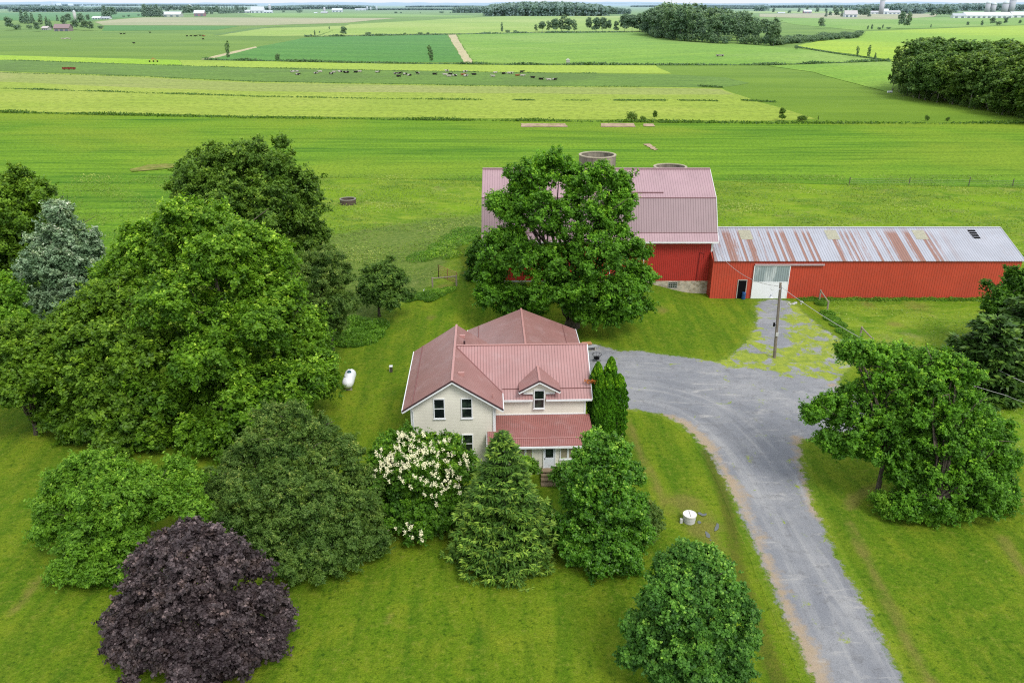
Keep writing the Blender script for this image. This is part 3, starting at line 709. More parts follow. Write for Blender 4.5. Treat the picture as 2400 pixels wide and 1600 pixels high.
# dormer
DX, DY = 6.6, 1.62
def zd(x, y): return 6.48 - .56 * abs(x - DX)
mb = MB()
for sgn in (-1, 1):
    xe = DX + sgn * 1.58; ze = zd(xe, 0); ye = 6.1 - (RZ - ze) / S; ya = 6.1 - (RZ - 6.48) / S
    mb.slab([(DX, DY), (xe, DY), (xe, ye), (DX, ya)], zd, .09)
dr = mb.build('dormer', M_ROOFY, house)
o = MB().prism([(DX - 1.18, 5.20), (DX + 1.18, 5.20), (DX + 1.18, 5.70), (DX, 6.36), (DX - 1.18, 5.70)], 'y', 2.02, 3.4).build('wall', M_CREAM, dr)
MB().box(DX - .50, DX + .50, 2.0, 2.3, 4.6, 5.25).build('wall', M_CREAM, dr)
rake(DX - 1.60, zd(DX - 1.6, 0), DX, 6.48, DY - .02, dr); rake(DX, 6.48, DX + 1.60, zd(DX + 1.6, 0), DY - .02, dr)
MB().bar((DX, DY - .03, 6.51), (DX, 4.3, 6.51), .16, .05).build('ridge_cap', M_RIDGE, dr)
MB().box(DX - 1.22, DX - .46, 1.96, 2.02, 5.17, 5.27).build('trim', M_WHITE, dr); MB().box(DX + .46, DX + 1.22, 1.96, 2.02, 5.17, 5.27).build('trim', M_WHITE, dr)
window(house, DX, 1.97, 3.92, 5.53, .86)
# gable windows
for cx in (-1.03, 1.03):
    window(house, cx, -.02, 4.23, 5.92, .86); window(house, cx, -.02, 1.22, 2.86, .86)
# porch windows and door
window(house, 8.9, -1.35, 1.33, 2.50, 1.85, panes=3, glass=M_BLIND, rail=False, fw=.09)
window(house, 5.1, -1.35, 1.33, 2.50, 1.75, panes=3, glass=M_BLIND, rail=False, fw=.09)
mb = MB(); mb.box(6.72, 6.80, -1.42, -1.30, .55, 2.58); mb.box(7.59, 7.67, -1.42, -1.30, .55, 2.58); mb.box(6.80, 7.59, -1.42, -1.30, 2.50, 2.58)
mb.build('door_frame', M_WHITE, house)
mb = MB(); mb.box(6.80, 7.59, -1.385, -1.34, .58, 1.50); mb.box(6.80, 6.90, -1.385, -1.34, 1.5, 2.50); mb.box(7.49, 7.59, -1.385, -1.34, 1.5, 2.50); mb.box(6.90, 7.49, -1.385, -1.34, 2.42, 2.5)
door = mb.build('door', M_DOOR, house)
MB().box(6.90, 7.49, -1.37, -1.35, 1.5, 2.42).build('pane', M_GLASS, door)
MB().tube([(6.86, -1.39, 1.45), (6.86, -1.46, 1.45)], .035, 8).build('handle', M_BRASS, door)
MB().box(7.17, 7.20, -1.39, -1.385, .72, .85).build('scratch', M_BRASS, door)
mb = MB()
for k in range(4): mb.box(6.6 - .04 * k, 7.8 + .04 * k, -1.36 - .42 * (k + 1) + .004, -1.36 - .42 * k, .0, .56 - .14 * k)
mb.build('steps', M_STEP, house)
MB().box(6.58, 7.82, -1.95, -1.36, .565, .60).build('landing', M_STEP, house)
# roof vents
for x, y, rot in ((.35, 8.55, 0), (.45, 1.35, 0)):
    z = zg(x, y); MB().box(x - .05, x + .42, y, y + .22, z - .2, z + .10).build('roof_vent', M_RIDGE, house)
mb = MB(); mb.tube([(.75, 6.9, 7.0), (.75, 6.9, 7.62)], .08, 8); mb.build('vent_pipe', M_DARKTRIM, house)
MB().tube([(3.0, .55, 5.5), (3.0, .55, 6.0)], .05, 8).build('vent_pipe', M_RIDGE, house)
MB().box(-4.0, -3.13, 3.6, 5.0, 0, .55).build('cellar_hatch', simple('pale_hatch', (.42, .42, .40)), house)
MB().tube([(3.02, -.14, 5.0), (3.02, -.08, 4.6), (3.02, -.08, 3.1)], .045, 6).build('downspout', M_WHITE, house)
MB().tube([(-3.0, -.14, 5.0), (-3.0, -.08, 4.6), (-3.0, -.08, .1)], .045, 6).build('downspout', M_WHITE, house)
MB().bar((-3.75, .6, 2.2), (-3.1, .6, 2.2), .08, .08).build('exhaust_pipe', M_WHITE, house)

# ------------------------------------------------------------------ barn
barn = thing('barn', (0, 0, 0), 'large red gambrel barn with pink metal roof behind the maple', 'barn')
M_BRED = ribbed('barn_red_steel', (.44, .020, .014), 0, .24, .5, .5, .3)
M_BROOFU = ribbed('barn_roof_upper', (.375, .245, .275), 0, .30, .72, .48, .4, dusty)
M_BROOFL = ribbed('barn_roof_lower_shaded', (.25, .165, .185), 0, .30, .68, .45, .4)  # same roof metal, darker colour standing in for less sun on the steep slope
t = NT('field_stone'); p = t.obj(); v = t.vor(t.map(p, (1, 1, 1.2)), 2.6); f = t.noise(p, 2.2, 5)
c = t.mix(t.rng(t.sep(v['Color'])[0], .2, .8), (.30, .25, .18), (.50, .43, .34)); c = t.mix(t.rng(t.vor(t.map(p, (1,1,1.2)), 2.6)['Distance'], .40, .62, 0, .45), c, (.46, .43, .38))
M_STONE = t.done(t.pr(t.mix(t.rng(f, .5, .75, 0, .5), c, (.18, .17, .14)), .95, .1))
BX0, BX1, BY0, BY1 = -3.18, 24.18, 93.0, 106.8
YR = 99.9
prof = [(BY0, 1.62), (BY1, 1.62), (BY1, 6.75), (YR + 4.5, 11.15), (YR, 13.8), (YR - 4.5, 11.15), (BY0, 6.75)]
MB().prism(prof, 'x', BX0, BX1).build('wall', M_BRED, barn)
MB().box(BX0 + .02, BX1 - .02, BY0 - .03, BY1 + .02, -.3, 1.615).build('foundation', M_STONE, barn)
def bz(y, cut=None):
    a = abs(y - YR)
    return float(np.interp(a, [0, 4.5, 6.75, 7.65], [14.0, 11.36, 7.62, 6.80]))
X0, X1 = -3.67, 24.7
for nm, y0, y1, mat, lab in (('roof', 0, 4.5, M_BROOFU, 'upper pink roof slope'), ('roof', 4.5, 6.75, M_BROOFL, 'steep lower roof slope with shade in its darker colour'), ('roof', 6.75, 7.65, M_BROOFU, 'short flared strip at the eave')):
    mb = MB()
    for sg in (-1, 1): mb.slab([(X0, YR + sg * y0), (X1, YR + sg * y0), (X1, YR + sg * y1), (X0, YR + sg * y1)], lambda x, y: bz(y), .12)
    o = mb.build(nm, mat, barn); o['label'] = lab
mb = MB(); mb.bar((X0, YR, 14.05), (X1, YR, 14.05), .35, .1); mb.build('ridge_cap', simple('mauve_cap', (.36, .23, .25)), barn)
M_SL = simple('dark_roof_trim', (.20, .10, .11))  # one dark colour for the barn roof flashings and snow guard
MB().bar((X0, YR - 4.52, 11.36), (X1, YR - 4.52, 11.36), .07, .10).build('flashing', M_SL, barn)
MB().bar((6.5, YR - 3.78, bz(YR - 3.78) + .07), (18.4, YR - 3.78, bz(YR - 3.78) + .07), .08, .12).build('snow_guard', M_SL, barn)
MB().bar((X0, YR - 6.75, bz(YR - 6.75) + .03), (X1, YR - 6.75, bz(YR - 6.75) + .03), .06, .05).build('flashing', M_SL, barn)
MB().bar((X0, BY0 - .78, 6.68), (X1, BY0 - .78, 6.68), .10, .17).build('fascia', M_WHITE, barn); MB().box(X0, X1, BY0 - .7, BY0 - .06, 6.60, 6.64).build('soffit', M_WHITE, barn)
mb = MB()
mb.bar((X1 + .02, BY0 - .75, 6.72), (X1 + .02, YR - 6.75, 7.54), .05, .14); mb.bar((X1 + .02, YR - 6.75, 7.54), (X1 + .02, YR - 4.5, 11.28), .05, .14); mb.bar((X1 + .02, YR - 4.5, 11.28), (X1 + .02, YR, 13.92), .05, .14)
mb.build('rake_trim', M_WHITE, barn)
for x in (BX0, BX1): MB().box(x - .12, x + .12, BY0 - .05, BY0 + .12, 1.62, 6.6).build('corner_trim', M_WHITE, barn)
mb = MB(); mb.box(BX0, 15.9, BY0 - .035, BY0 - .0, 1.60, 1.70); mb.build('sill_trim', M_WHITE, barn)
dmb = MB(); dmb.box(12.0, 15.94, BY0 - .09, BY0 - .015, 1.72, 6.45); dr_ = dmb.build('door', M_BRED, barn)
for xx in (15.96, 11.88): MB().box(xx, xx + .1, BY0 - .11, BY0 - .01, 1.66, 6.45).build('frame', M_WHITE, dr_)

MB().box(-1.0, 8.0, BY0 - .09, BY0 - .015, 1.72, 6.3).build('door', M_BRED, barn)
mb = MB(); mb.tube([(22.6, BY0 - .08, 1.7), (22.75, BY0 - .08, 5.3)], .035, 6); mb.tube([(22.75, BY0 - .08, 5.3), (23.3, BY0 - .08, 5.15), (23.25, BY0 - .08, 4.6)], .03, 6)
mb.build('conduit', simple('dark_red_pipe', (.22, .02, .02)), barn)
MB().box(11.9, 16.1, BY0 - 1.2, BY0 - .1, 1.30, 1.55).build('threshold', M_CONC, barn)
def bwin(x0, x1, z0, z1, y):
    fr = MB(); fr.box(x0, x1, y - .05, y, z0, z0 + .07); fr.box(x0, x1, y - .05, y, z1 - .07, z1); fr.box(x0, x0 + .07, y - .05, y, z0 + .07, z1 - .07); fr.box(x1 - .07, x1, y - .05, y, z0 + .07, z1 - .07)
    for k in (1, 2, 3): xm = x0 + (x1 - x0) * k / 4; fr.box(xm - .02, xm + .02, y - .045, y, z0 + .07, z1 - .07)
    for k in (1, 2): q = z0 + (z1 - z0) * k / 3; fr.box(x0 + .07, x1 - .07, y - .047, y, q - .02, q + .02)
    w = fr.build('window', simple('grey_frame', (.30, .30, .29)), barn)
    MB().box(x0 + .07, x1 - .07, y - .02, y - .005, z0 + .07, z1 - .07).build('pane', M_GLASS, w)
bwin(19.2, 20.35, .72, 1.5, BY0 - .03); bwin(4.6, 5.8, .85, 1.55, BY0 - .03); bwin(-.2, .9, .85, 1.55, BY0 - .03)

# ------------------------------------------------------------------ long shed
shed = thing('shed', (0, 0, 0), 'long low red shed with rusty silver roof joined to the barn', 'shed')
M_SRED = ribbed('shed_red_steel', (.49, .055, .025), 0, .30, .62, .55, .25)
def rusty(t, o, b):
    w = t.math('FLOOR', t.math('DIVIDE', t.sep(o)[0], .31))
    wn = t.n('TexWhiteNoise'); wn.noise_dimensions = '1D'; t.l(w, wn.inputs['W'])
    g1 = t.noise(t.map(o, (.16, 0, 0), loc=(3.7, 0, 0)), 1, 3, .6)
    f = t.noise(t.map(o, (5.5, .22, .3)), 1.0, 6, .7); fine = t.noise(t.map(o, (5, 2.2, 2)), 1, 5, .75)
    x = t.sep(o)[0]
    band = t.math('MULTIPLY', t.rng(x, 54.5, 50.5), t.rng(x, 25.0, 26.5, .75, 1))
    a = t.math('ADD', t.math('ADD', t.math('MULTIPLY', wn.outputs[0], .55), t.math('MULTIPLY', g1, .5)), t.math('ADD', t.math('MULTIPLY', f, .55), t.math('MULTIPLY', fine, .25)))
    r = t.math('MULTIPLY', t.rng(a, .90, 1.06), band)
    yfade = t.rng(t.sep(o)[1], 97.0, 96.0, .25, 1.0); r = t.math('MULTIPLY', r, yfade)
    s = t.mix(t.rng(t.noise(t.map(o, (1.2, .5, .5)), 1, 6, .7), .5, .75, 0, .5), b, (.30, .27, .28))
    return t.mix(t.math('MULTIPLY', r, .88), s, t.mix(fine, (.16, .06, .035), (.34, .15, .09)))
M_SROOF = ribbed('rusty_galvanised_roof', (.37, .39, .45), 0, .31, .62, .42, .5, rusty, metal=.0)
SX0, SX1, SY0, SY1, SR = 24.02, 60.9, 91.2, 103.6, 97.4
t = .1
MB().prism([(SY0, -.1), (SY1, -.1), (SY1, 4.68), (SR, 7.02), (SY0, 4.68)], 'x', SX0, SX1).build('wall', M_SRED, shed)
def zs(x, y): return 7.2 - (2.42 / 6.4) * abs(y - SR)
mb = MB(); mb.slab([(SX0 + .06, SY0 - .2), (SX1 + .25, SY0 - .2), (SX1 + .25, SR), (SX0 + .72, SR)], zs, .06)
sroof = mb.build('roof', M_SROOF, shed)
mb = MB(); mb.slab([(SX0 + .7, SR), (SX1 + .25, SR), (SX1 + .25, SY1 + .2), (SX0 + .7, SY1 + .2)], zs, .06); o = mb.build('roof', M_SROOF, shed); o['label'] = 'rear slope of the shed roof'
M_GALV = simple('galvanised_flashing', (.52, .54, .58), .4, .5, .2)
mb = MB(); mb.bar((SX0 + .72, SR, 7.22), (SX1 + .27, SR, 7.22), .3, .05); mb.build('ridge_cap', M_GALV, shed)
MB().bar((SX1 + .27, SY0 - .2, zs(0, SY0 - .2) - .02), (SX1 + .27, SR, 7.18), .06, .12).build('rake_trim', M_GALV, shed)
# skylights and the hole in the roof
M_SKY = simple('yellowed_skylight', (.34, .33, .24), .4, .4, var=.35, scale=5)
for xc in (28.9, 39.6, 50.5):
    mb = MB(); mb.slab([(xc - .75, 95.0), (xc + .75, 95.0), (xc + .75, 96.8), (xc - .75, 96.8)], lambda x, y: zs(x, y) + .03, .02)
    mb.build('skylight', M_SKY, sroof)
M_BLACK = simple('dark_opening', (.006, .006, .007), .9, .05)
for k in range(4):
    ya = 96.85 - .45 * k
    mb = MB(); mb.slab([(60.9 - .95 + .06 * k, ya - .33), (60.9 + .0, ya - .33), (60.9 + .0, ya), (60.9 - .95, ya)], lambda x, y: zs(x, y) + .02, .02); 
    for i, v in enumerate(mb.v): mb.v[i] = (v[0] - 3.2, v[1], v[2])
    mb.build('opening', M_BLACK, sroof)
# doors
mb = MB(); mb.box(29.05, 33.2, SY0 - .16, SY0 - .06, .03, 2.10); sd = mb.build('sliding_door', simple('white_door_panel', (.76, .78, .80), .5, .3, var=.04), shed)
M_POLY = ribbed('translucent_panel', (.52, .58, .60), 0, .26, .6, .25, .5, lambda t, o, b: t.mix(t.rng(t.noise(t.map(o, (.9, .3, .25)), 1, 3), .42, .56, 0, .75), b, (.19, .25, .27)))
MB().box(29.08, 33.17, SY0 - .14, SY0 - .07, 2.12, 4.12).build('pane', M_POLY, sd)
mb = MB(); mb.box(28.95, 29.06, SY0 - .18, SY0 - .05, .03, 4.2); mb.box(33.19, 33.30, SY0 - .18, SY0 - .05, .03, 4.2); mb.box(29.06, 33.19, SY0 - .18, SY0 - .05, 4.12, 4.2); mb.box(29.06, 33.19, SY0 - .17, SY0 - .05, 2.08, 2.16)
mb.build('frame', M_WHITE, sd)
mb = MB(); mb.tube([(31.5, SY0 - .165, 1.35), (31.5, SY0 - .19, 1.35)], .24, 14); mb.build('cover_plate', M_WHITE, sd)
MB().box(29.0, 37.3, SY0 - .26, SY0 - .04, 4.22, 4.38).build('track', simple('pinkish_track', (.42, .33, .34)), shed)
MB().box(27.3, 28.25, SY0 - .05, SY0 - .01, .02, 2.3).build('doorway', M_BLACK, shed)
mb = MB(); mb.box(27.2, 27.3, SY0 - .09, SY0 - .01, .02, 2.4); mb.box(28.25, 28.35, SY0 - .09, SY0 - .01, .02, 2.4); mb.box(27.3, 28.25, SY0 - .09, SY0 - .01, 2.3, 2.4); mb.build('door_frame', simple('grey_weathered_frame', (.35, .33, .30)), shed)
mb = MB(); mb.tube([(0, 0, 0), (0, 0, .05), (0, 0, .82), (0, 0, .85)], [.2, .23, .23, .2], 14); mb.tube([(0, 0, .28), (0, 0, .32)], .245, 14); mb.tube([(0, 0, .55), (0, 0, .59)], .245, 14)
o = mb.build('plastic_barrel', simple('blue_plastic', (.02, .08, .22), .4, .4), loc=(28.05, 90.92, 0)); tag(o, 'blue barrel standing in the dark shed doorway', 'barrel')
# gambrel side: exposed barn wall over the shed is part of the barn prism

# ------------------------------------------------------------------ silos behind the barn
def staves(t, o, b):
    f = t.noise(t.map(o, (1, 1, .3)), 1.2, 6, .7); return t.mix(t.rng(f, .45, .75, 0, .7), b, (.14, .12, .095))
M_STAVE = siding('stave_concrete', (.34, .31, .26), 2, .75, .55)
t = NT('silo_concrete'); p = t.obj(); f = t.noise(t.map(p, (1.5, 1.5, .25)), 1.0, 6, .7); rg = t.math('FRACT', t.math('DIVIDE', t.sep(p)[2], .76))
c = t.mix(t.rng(f, .3, .75), (.32, .285, .225), (.12, .105, .085)); c = t.mix(t.rng(rg, .08, .0, 0, .5), c, (.08, .07, .06))
M_SILO = t.done(t.pr(c, .95, .1))
M_RIM = simple('pale_rim', (.38, .34, .25), .9)
def ring(name, cx, cy, z0, z1, r, th, mat, rim, label, cat, chute=False, base=0):
    o_ = thing(name, (cx, cy, base), label, cat)
    n = 40
    def cyl(r, z0, z1, nm, mt, th):
        mb = MB(); vs = []; fs = []
        for k in range(n):
            a = 2 * math.pi * k / n; ca, sa = math.cos(a), math.sin(a)
            vs += [(r * ca, r * sa, z0), (r * ca, r * sa, z1), ((r - th) * ca, (r - th) * sa, z1), ((r - th) * ca, (r - th) * sa, z0)]
        for k in range(n):
            a, b = 4 * k, 4 * ((k + 1) % n)
            for j in range(4): fs.append((a + j, b + j, b + (j + 1) % 4, a + (j + 1) % 4))
        mb.add(vs, fs); return mb.build(nm, mt, o_)
    cyl(r, z0, z1 - .12, 'wall', mat, th); cyl(r + .06, z1 - .118, z1 + .02, 'rim', rim, th + .12)
    if chute:
        mb = MB(); mb.tube([(0.05, -r - .3, z0), (0.05, -r - .3, z1 - .6)], .55, 12); mb.build('chute', mat, o_)
    return o_
SA = at(1400.5, 362, 112)
ring('silo', SA.x, 112, -.2, SA.z, 2.55, .2, M_SILO, M_RIM, 'roofless concrete silo with a chute, taller of two behind the barn', 'silo', True, float(h(SA.x, 112)) * 0)
SB = at(1571, 390, 112)
ring('silo', SB.x, 112, -.2, SB.z, 2.28, .18, M_SILO, M_RIM, 'shorter roofless silo showing only its rim above the barn ridge', 'silo')
g0 = G(816, 478)
ring('feed_ring', g0.x, g0.y, 0, .95, 1.4, .12, simple('dark_rusty_ring', (.10, .075, .06), .8, .2, var=.3), simple('ring_edge', (.22, .2, .17)), 'dark round feeder ring standing in rough pasture', 'feeder')
g0 = G(1010, 676)
mb = MB()
n = 28
ring('water_tank', g0.x, g0.y, 0, .72, .92, .1, simple('grey_tank', (.12, .14, .12), .7, .3, var=.3), simple('tank_rim', (.34, .36, .34), .5), 'round grey stock tank beside the pasture gate', 'water tank')
MB().tube([(g0.x, g0.y, .5), (g0.x, g0.y, .52)], .8, 20)

# ------------------------------------------------------------------ yard objects
M_TANK = simple('white_tank_paint', (.74, .76, .78), .35, .45, var=.05)
gt = G(815, 921)
tank = thing('propane_tank', (gt.x, gt.y, 0), 'white propane tank lying on the lawn beside the house', 'tank', math.radians(3))
pts = []; rs = []
for k in range(9):
    a = math.pi / 2 * k / 8; pts.append((0, .55 - .5 * math.cos(math.pi / 2 - a) if 0 else .5 * (1 - math.sin(a)), .75)); rs.append(max(.02, .53 * math.cos(math.pi / 2 - a) if 0 else .53 * math.cos(math.pi / 2 * (1 - k / 8))))
prof_ = [(0.0, .02), (.04, .17), (.12, .30), (.25, .42), (.4, .49), (.55, .525), (.7, .53), (2.3, .53), (2.45, .525), (2.6, .49), (2.75, .42), (2.88, .30), (2.96, .17), (3.0, .02)]
MB().tube([(0, a, .78) for a, b in prof_], [b for a, b in prof_], 24).build('vessel', M_TANK, tank, smooth=True)
for yy in (.65, 2.35):
    mb = MB(); mb.box(-.32, .32, yy - .09, yy + .09, 0, .34); mb.build('foot', M_CONC, tank)
mb = MB(); mb.tube([(0, 1.75, 1.26), (0, 1.75, 1.36), (0, 1.75, 1.43)], [.20, .20, .12], 16); mb.build('valve_cover', simple('teal_cover', (.01, .07, .10), .4), tank)
mb = MB(); mb.tube([(0, 2.35, 1.29), (0, 2.35, 1.37)], .05, 8); mb.build('relief_valve', M_BRASS, tank)
gw = G(917, 870)
wp = thing('vent_post', (gw.x, gw.y, 0), 'short white capped wellhead post on the lawn', 'post')
MB().box(-.12, .12, -.12, .12, -.05, .5).build('post', simple('dark_post', (.07, .06, .05)), wp); MB().box(-.16, .16, -.16, .16, .5, .6).build('cap', M_WHITE, wp); MB().box(-.15, -.121, -.1, .1, .0, .5).build('board', M_WHITE, wp)

# white concrete ring with a lid
gs = G(1617, 1229)
cr = thing('concrete_riser', (gs.x, gs.y + .3, 0), 'squat round white concrete riser with a lid near the puddles', 'well cover')
M_CW = simple('pale_concrete', (.50, .50, .49), .85, .15, var=.12, scale=5)
MB().tube([(0, 0, -.1), (0, 0, .05), (0, 0, .30), (0, 0, .31), (0, 0, .60)], [.36, .40, .42, .43, .44], 26).build('ring', M_CW, cr)
MB().tube([(0, 0, .602), (0, 0, .68)], .47, 26).build('lid', simple('white_concrete_lid', (.70, .68, .64), .85, .1, var=.06), cr)
MB().bar((-.0, -.35, .69), (-.0, .4, .69), .02, .012).build('crack', M_BLACK, cr)
MB().box(-.66, -.50, -.22, -.04, 0, .36).build('outlet_box', M_CW, cr)

# utility pole, wires
M_POLE = simple('weathered_pole_wood', (.21, .18, .145), .95, .05, var=.35, scale=2)
gp = G(1815, 838); tp = at(1829.5, 662.5, gp.y)
pole = thing('utility_pole', gp, 'leaning brown wooden utility pole standing in the gravel', 'utility pole')
MB().tube([(0, 0, -.2), tuple((tp - gp) * .5), tuple(tp - gp)], [.17, .145, .115], 10).build('post', M_POLE, pole)
def lp(f, dx=0, dy=0): q = (tp - gp) * f; return (q.x + dx, q.y + dy, q.z)
mb = MB(); a = lp(.335, 0, -.19); mb.box(a[0] - .13, a[0] + .13, a[1] - .12, a[1] + .02, a[2] - .2, a[2] + .16); mb.build('meter_box', simple('grey_box', (.48, .48, .47)), pole)
mb = MB(); a = lp(.45, -.32, -.05); mb.box(a[0] - .07, a[0] + .07, a[1] - .1, a[1] + .1, a[2] - .16, a[2] + .22); mb.bar((a[0], a[1], a[2]), (a[0] + .2, a[1], a[2]), .04, .04); mb.build('lamp', M_BLACK, pole)
mb = MB(); mb.tube([lp(.33, .12, -.12), lp(.97, .11, -.1)], .025, 5); mb.build('conduit', M_GALV, pole)
mb = MB(); mb.tube([lp(.93, 0, -.1), lp(.88, -.9, -.5)], .03, 6); mb.build('lamp_arm', M_GALV, pole)
mb = MB(); a = lp(.85, -1.0, -.55); mb.tube([(a[0], a[1], a[2] + .2), (a[0], a[1], a[2]), (a[0], a[1], a[2] - .12)], [.08, .12, .24], 14); mb.build('lamp_shade', M_GALV, pole)
for k in range(2):
    mb = MB(); a = lp(.95, .15 - .3 * k, 0); mb.tube([a, (a[0] + .08 - .16 * k, a[1], a[2])], .05, 8); mb.build('insulator', M_WHITE, pole)
M_WIRE = simple('pale_wire', (.42, .41, .40), .5, .4)
def wire(name, a, b, sag, label, r=.022, mat=None):
    a, b = Vector(a), Vector(b); n = 20
    pts = [a.lerp(b, i / n) - Vector((0, 0, 4 * sag * (i / n) * (1 - i / n))) for i in range(n + 1)]
    return tag(MB().tube(pts, r, 5).build(name, mat or M_WIRE), label, 'wire')
top = gp + (tp - gp) * .955
wire('power_line', (24.35, 92.85, 5.9), top, 1.1, 'thin overhead wire from the barn corner to the pole top')
g2 = G(2246, 905); p2 = at(2256, 810, g2.y)
pole2 = thing('fence_pole', g2, 'grey wooden pole beside the dark evergreen, half hidden by the maple', 'utility pole')
MB().tube([(0, 0, -.2), tuple(p2 - g2)], [.17, .14], 10).build('post', M_POLE, pole2)
mb = MB(); mb.tube([tuple((p2 - g2) * .9), tuple((p2 - g2) * .9 + Vector((.5, -.2, -.1)))], .035, 6); mb.build('insulator', M_WHITE, pole2)
wire('power_line', top, (g2.x - 1.5, g2.y - 9, 3.6), 1.2, 'overhead wire dropping from the pole top into the maple crown')
e1 = at(2450, 916, g2.y - 6); wire('power_line', g2 + (p2 - g2) * .93, e1, .25, 'upper wire running past the dark evergreen', .028)
wire('power_line', (g2.x - 1.5, g2.y - 9, 3.6), at(2450, 955, g2.y - 16), .1, 'lower wire leaving the maple beside the evergreen', .024)

# fence braces
M_POST = simple('weathered_post', (.30, .26, .20), .95, .05, var=.3, scale=6)
def brace(pa, pb, ha, hb, label):
    A, B = G(*pa), G(*pb)
    o = thing('fence_brace', A, label, 'fence')
    MB().tube([(0, 0, -.2), (0, 0, ha)], [.11, .10], 8).build('post', M_POST, o); d = B - A
    MB().tube([(d.x, d.y, -.2), (d.x, d.y, hb)], [.11, .10], 8).build('post', M_POST, o)
    MB().tube([(0, 0, ha - .12), (d.x, d.y, hb - .12)], [.075, .07], 8).build('rail', M_POST, o)
    return o
brace((1920, 704), (1938, 731), 1.35, 1.35, 'timber fence brace at the shed wall')
brace((2014, 800), (2040, 826), 1.7, 1.6, 'timber fence brace rising behind the big maple')
b_ = brace((1070, 670), (1014, 676), 1.35, 1.0, 'pale log rail between two posts at the pasture gate')
# gate
ga_, gb_ = G(1028, 651), G(1071, 663)
gate = thing('metal_gate', ga_, 'open rusty orange tube gate of six rails', 'gate')
M_RUST = simple('rusty_tube', (.36, .19, .085), .7, .3, var=.25)
d = gb_ - ga_
mb = MB()
for k in range(6):
    z = .35 + k * .26; mb.tube([(0, 0, z), (d.x, d.y, z)], .032, 6)
mb.build('rail', M_RUST, gate)
for f, nm, m_ in ((0, 'post', M_BLACK), (.5, 'stile', M_RUST), (1, 'stile', M_RUST)):
    MB().tube([(d.x * f, d.y * f, .1), (d.x * f, d.y * f, 1.72)], .05, 6).build(nm, m_, gate)

# patio things by the house
pb = G(1392, 832)
bench = thing('garden_bench', (pb.x - .3, pb.y + 1.2, 0), 'grey slab bench with stacked logs beside the house corner', 'bench', .25)
MB().box(-.75, .75, -.22, .22, .42, .5).build('seat', simple('grey_slab', (.36, .38, .39)), bench)
for x in (-.55, .55): MB().box(x - .08, x + .08, -.18, .18, 0, .415).build('leg', M_CONC, bench)
lg = thing('log_stack', (pb.x - .6, pb.y + 2.3, 0), 'short stack of orange tan firewood logs by the house corner', 'firewood', .2)
for k in range(5): MB().tube([(-.5, .28 * (k % 3) - .3, .14 + .25 * (k // 3)), (.5, .28 * (k % 3) - .3, .14 + .25 * (k // 3))], .13, 9).build('log', simple('cut_log', (.42, .22, .10)), lg)
fp = G(1398, 846)
chair = thing('fire_basket', (fp.x, fp.y, 0), 'black wire fire basket standing on the gravel', 'fire pit')
mb = MB()
for k in range(8):
    a = k * math.pi / 4; mb.tube([(.45 * math.cos(a), .45 * math.sin(a), .75), (.25 * math.cos(a), .25 * math.sin(a), .3), (.45 * math.cos(a), .45 * math.sin(a), 0)], .018, 5)
rp = [(.47 * math.cos(a * math.pi / 8), .47 * math.sin(a * math.pi / 8), .75) for a in range(17)]
mb.tube(rp, .02, 5); mb.build('frame', M_BLACK, chair)
MB().tube([(0, 0, .28), (0, 0, .4)], [.26, .3], 12).build('bowl', M_BLACK, chair)
# loose stones at the sliding door
mst = simple('pale_stone', (.42, .42, .42), .9, .1, var=.3)
gs = G(1855, 705)
for k in range(9):
    r = random.uniform(.10, .24); bm = bmesh.new(); bmesh.ops.create_icosphere(bm, subdivisions=2, radius=r)
    for v in bm.verts: v.co += Vector((random.uniform(-1, 1), random.uniform(-1, 1), random.uniform(-1, 1))) * r * .13; v.co.z *= .6
    me = bpy.data.meshes.new('stone'); bm.to_mesh(me); bm.free()
    o = link('stone', me, mst, None, (gs.x + random.uniform(-.9, 1.3), gs.y - random.uniform(0, 1.0) - .3, .04))
    tag(o, 'small pale stone lying by the sliding door', 'stone', 'stones by the sliding door')
# far fence behind the shed
fa = [G(x, y) for x, y in ((1990, 433.5), (2130, 434), (2270, 436), (2372, 438.5), (2470, 441))]
fz = thing('wire_fence', fa[0], 'thin wire fence of wooden posts across the far pasture edge', 'fence')
pts = []
for a, b in zip(fa[:-1], fa[1:]):
    k = max(1, int((b - a).length / 9)); pts += [a.lerp(b, i / k) for i in range(k)]
pts.append(fa[-1])
for q in pts:
    d = q - fa[0]; MB().tube([(d.x, d.y, -.1), (d.x, d.y, 1.5 + random.uniform(-.1, .3))], .09, 5).build('post', simple('dark_fence_post', (.10, .09, .07)), fz)
mb = MB()
for z in (.5, .85, 1.2):
    mb.tube([tuple(q - fa[0] + Vector((0, -.09, z))) for q in pts], .006, 3)
mb.build('wire', M_WIRE, fz)
gx = G(300, 500)
# ------------------------------------------------------------------ near trees
gb = G(1340, 765)
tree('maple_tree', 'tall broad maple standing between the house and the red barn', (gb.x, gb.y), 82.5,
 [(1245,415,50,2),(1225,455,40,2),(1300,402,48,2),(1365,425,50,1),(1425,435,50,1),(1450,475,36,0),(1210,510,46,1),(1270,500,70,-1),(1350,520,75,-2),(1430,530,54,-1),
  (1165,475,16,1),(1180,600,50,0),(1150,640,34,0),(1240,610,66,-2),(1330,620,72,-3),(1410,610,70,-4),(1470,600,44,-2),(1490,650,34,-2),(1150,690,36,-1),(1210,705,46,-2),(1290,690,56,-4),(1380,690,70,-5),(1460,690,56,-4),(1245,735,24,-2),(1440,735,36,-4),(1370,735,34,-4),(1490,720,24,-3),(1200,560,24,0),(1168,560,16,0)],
 150000, .34, 'yard', r0=.52, fork=2.6, clump=.95, n_limb=34, stems=3, gz=1.6, fill=.08, sprig=.2)
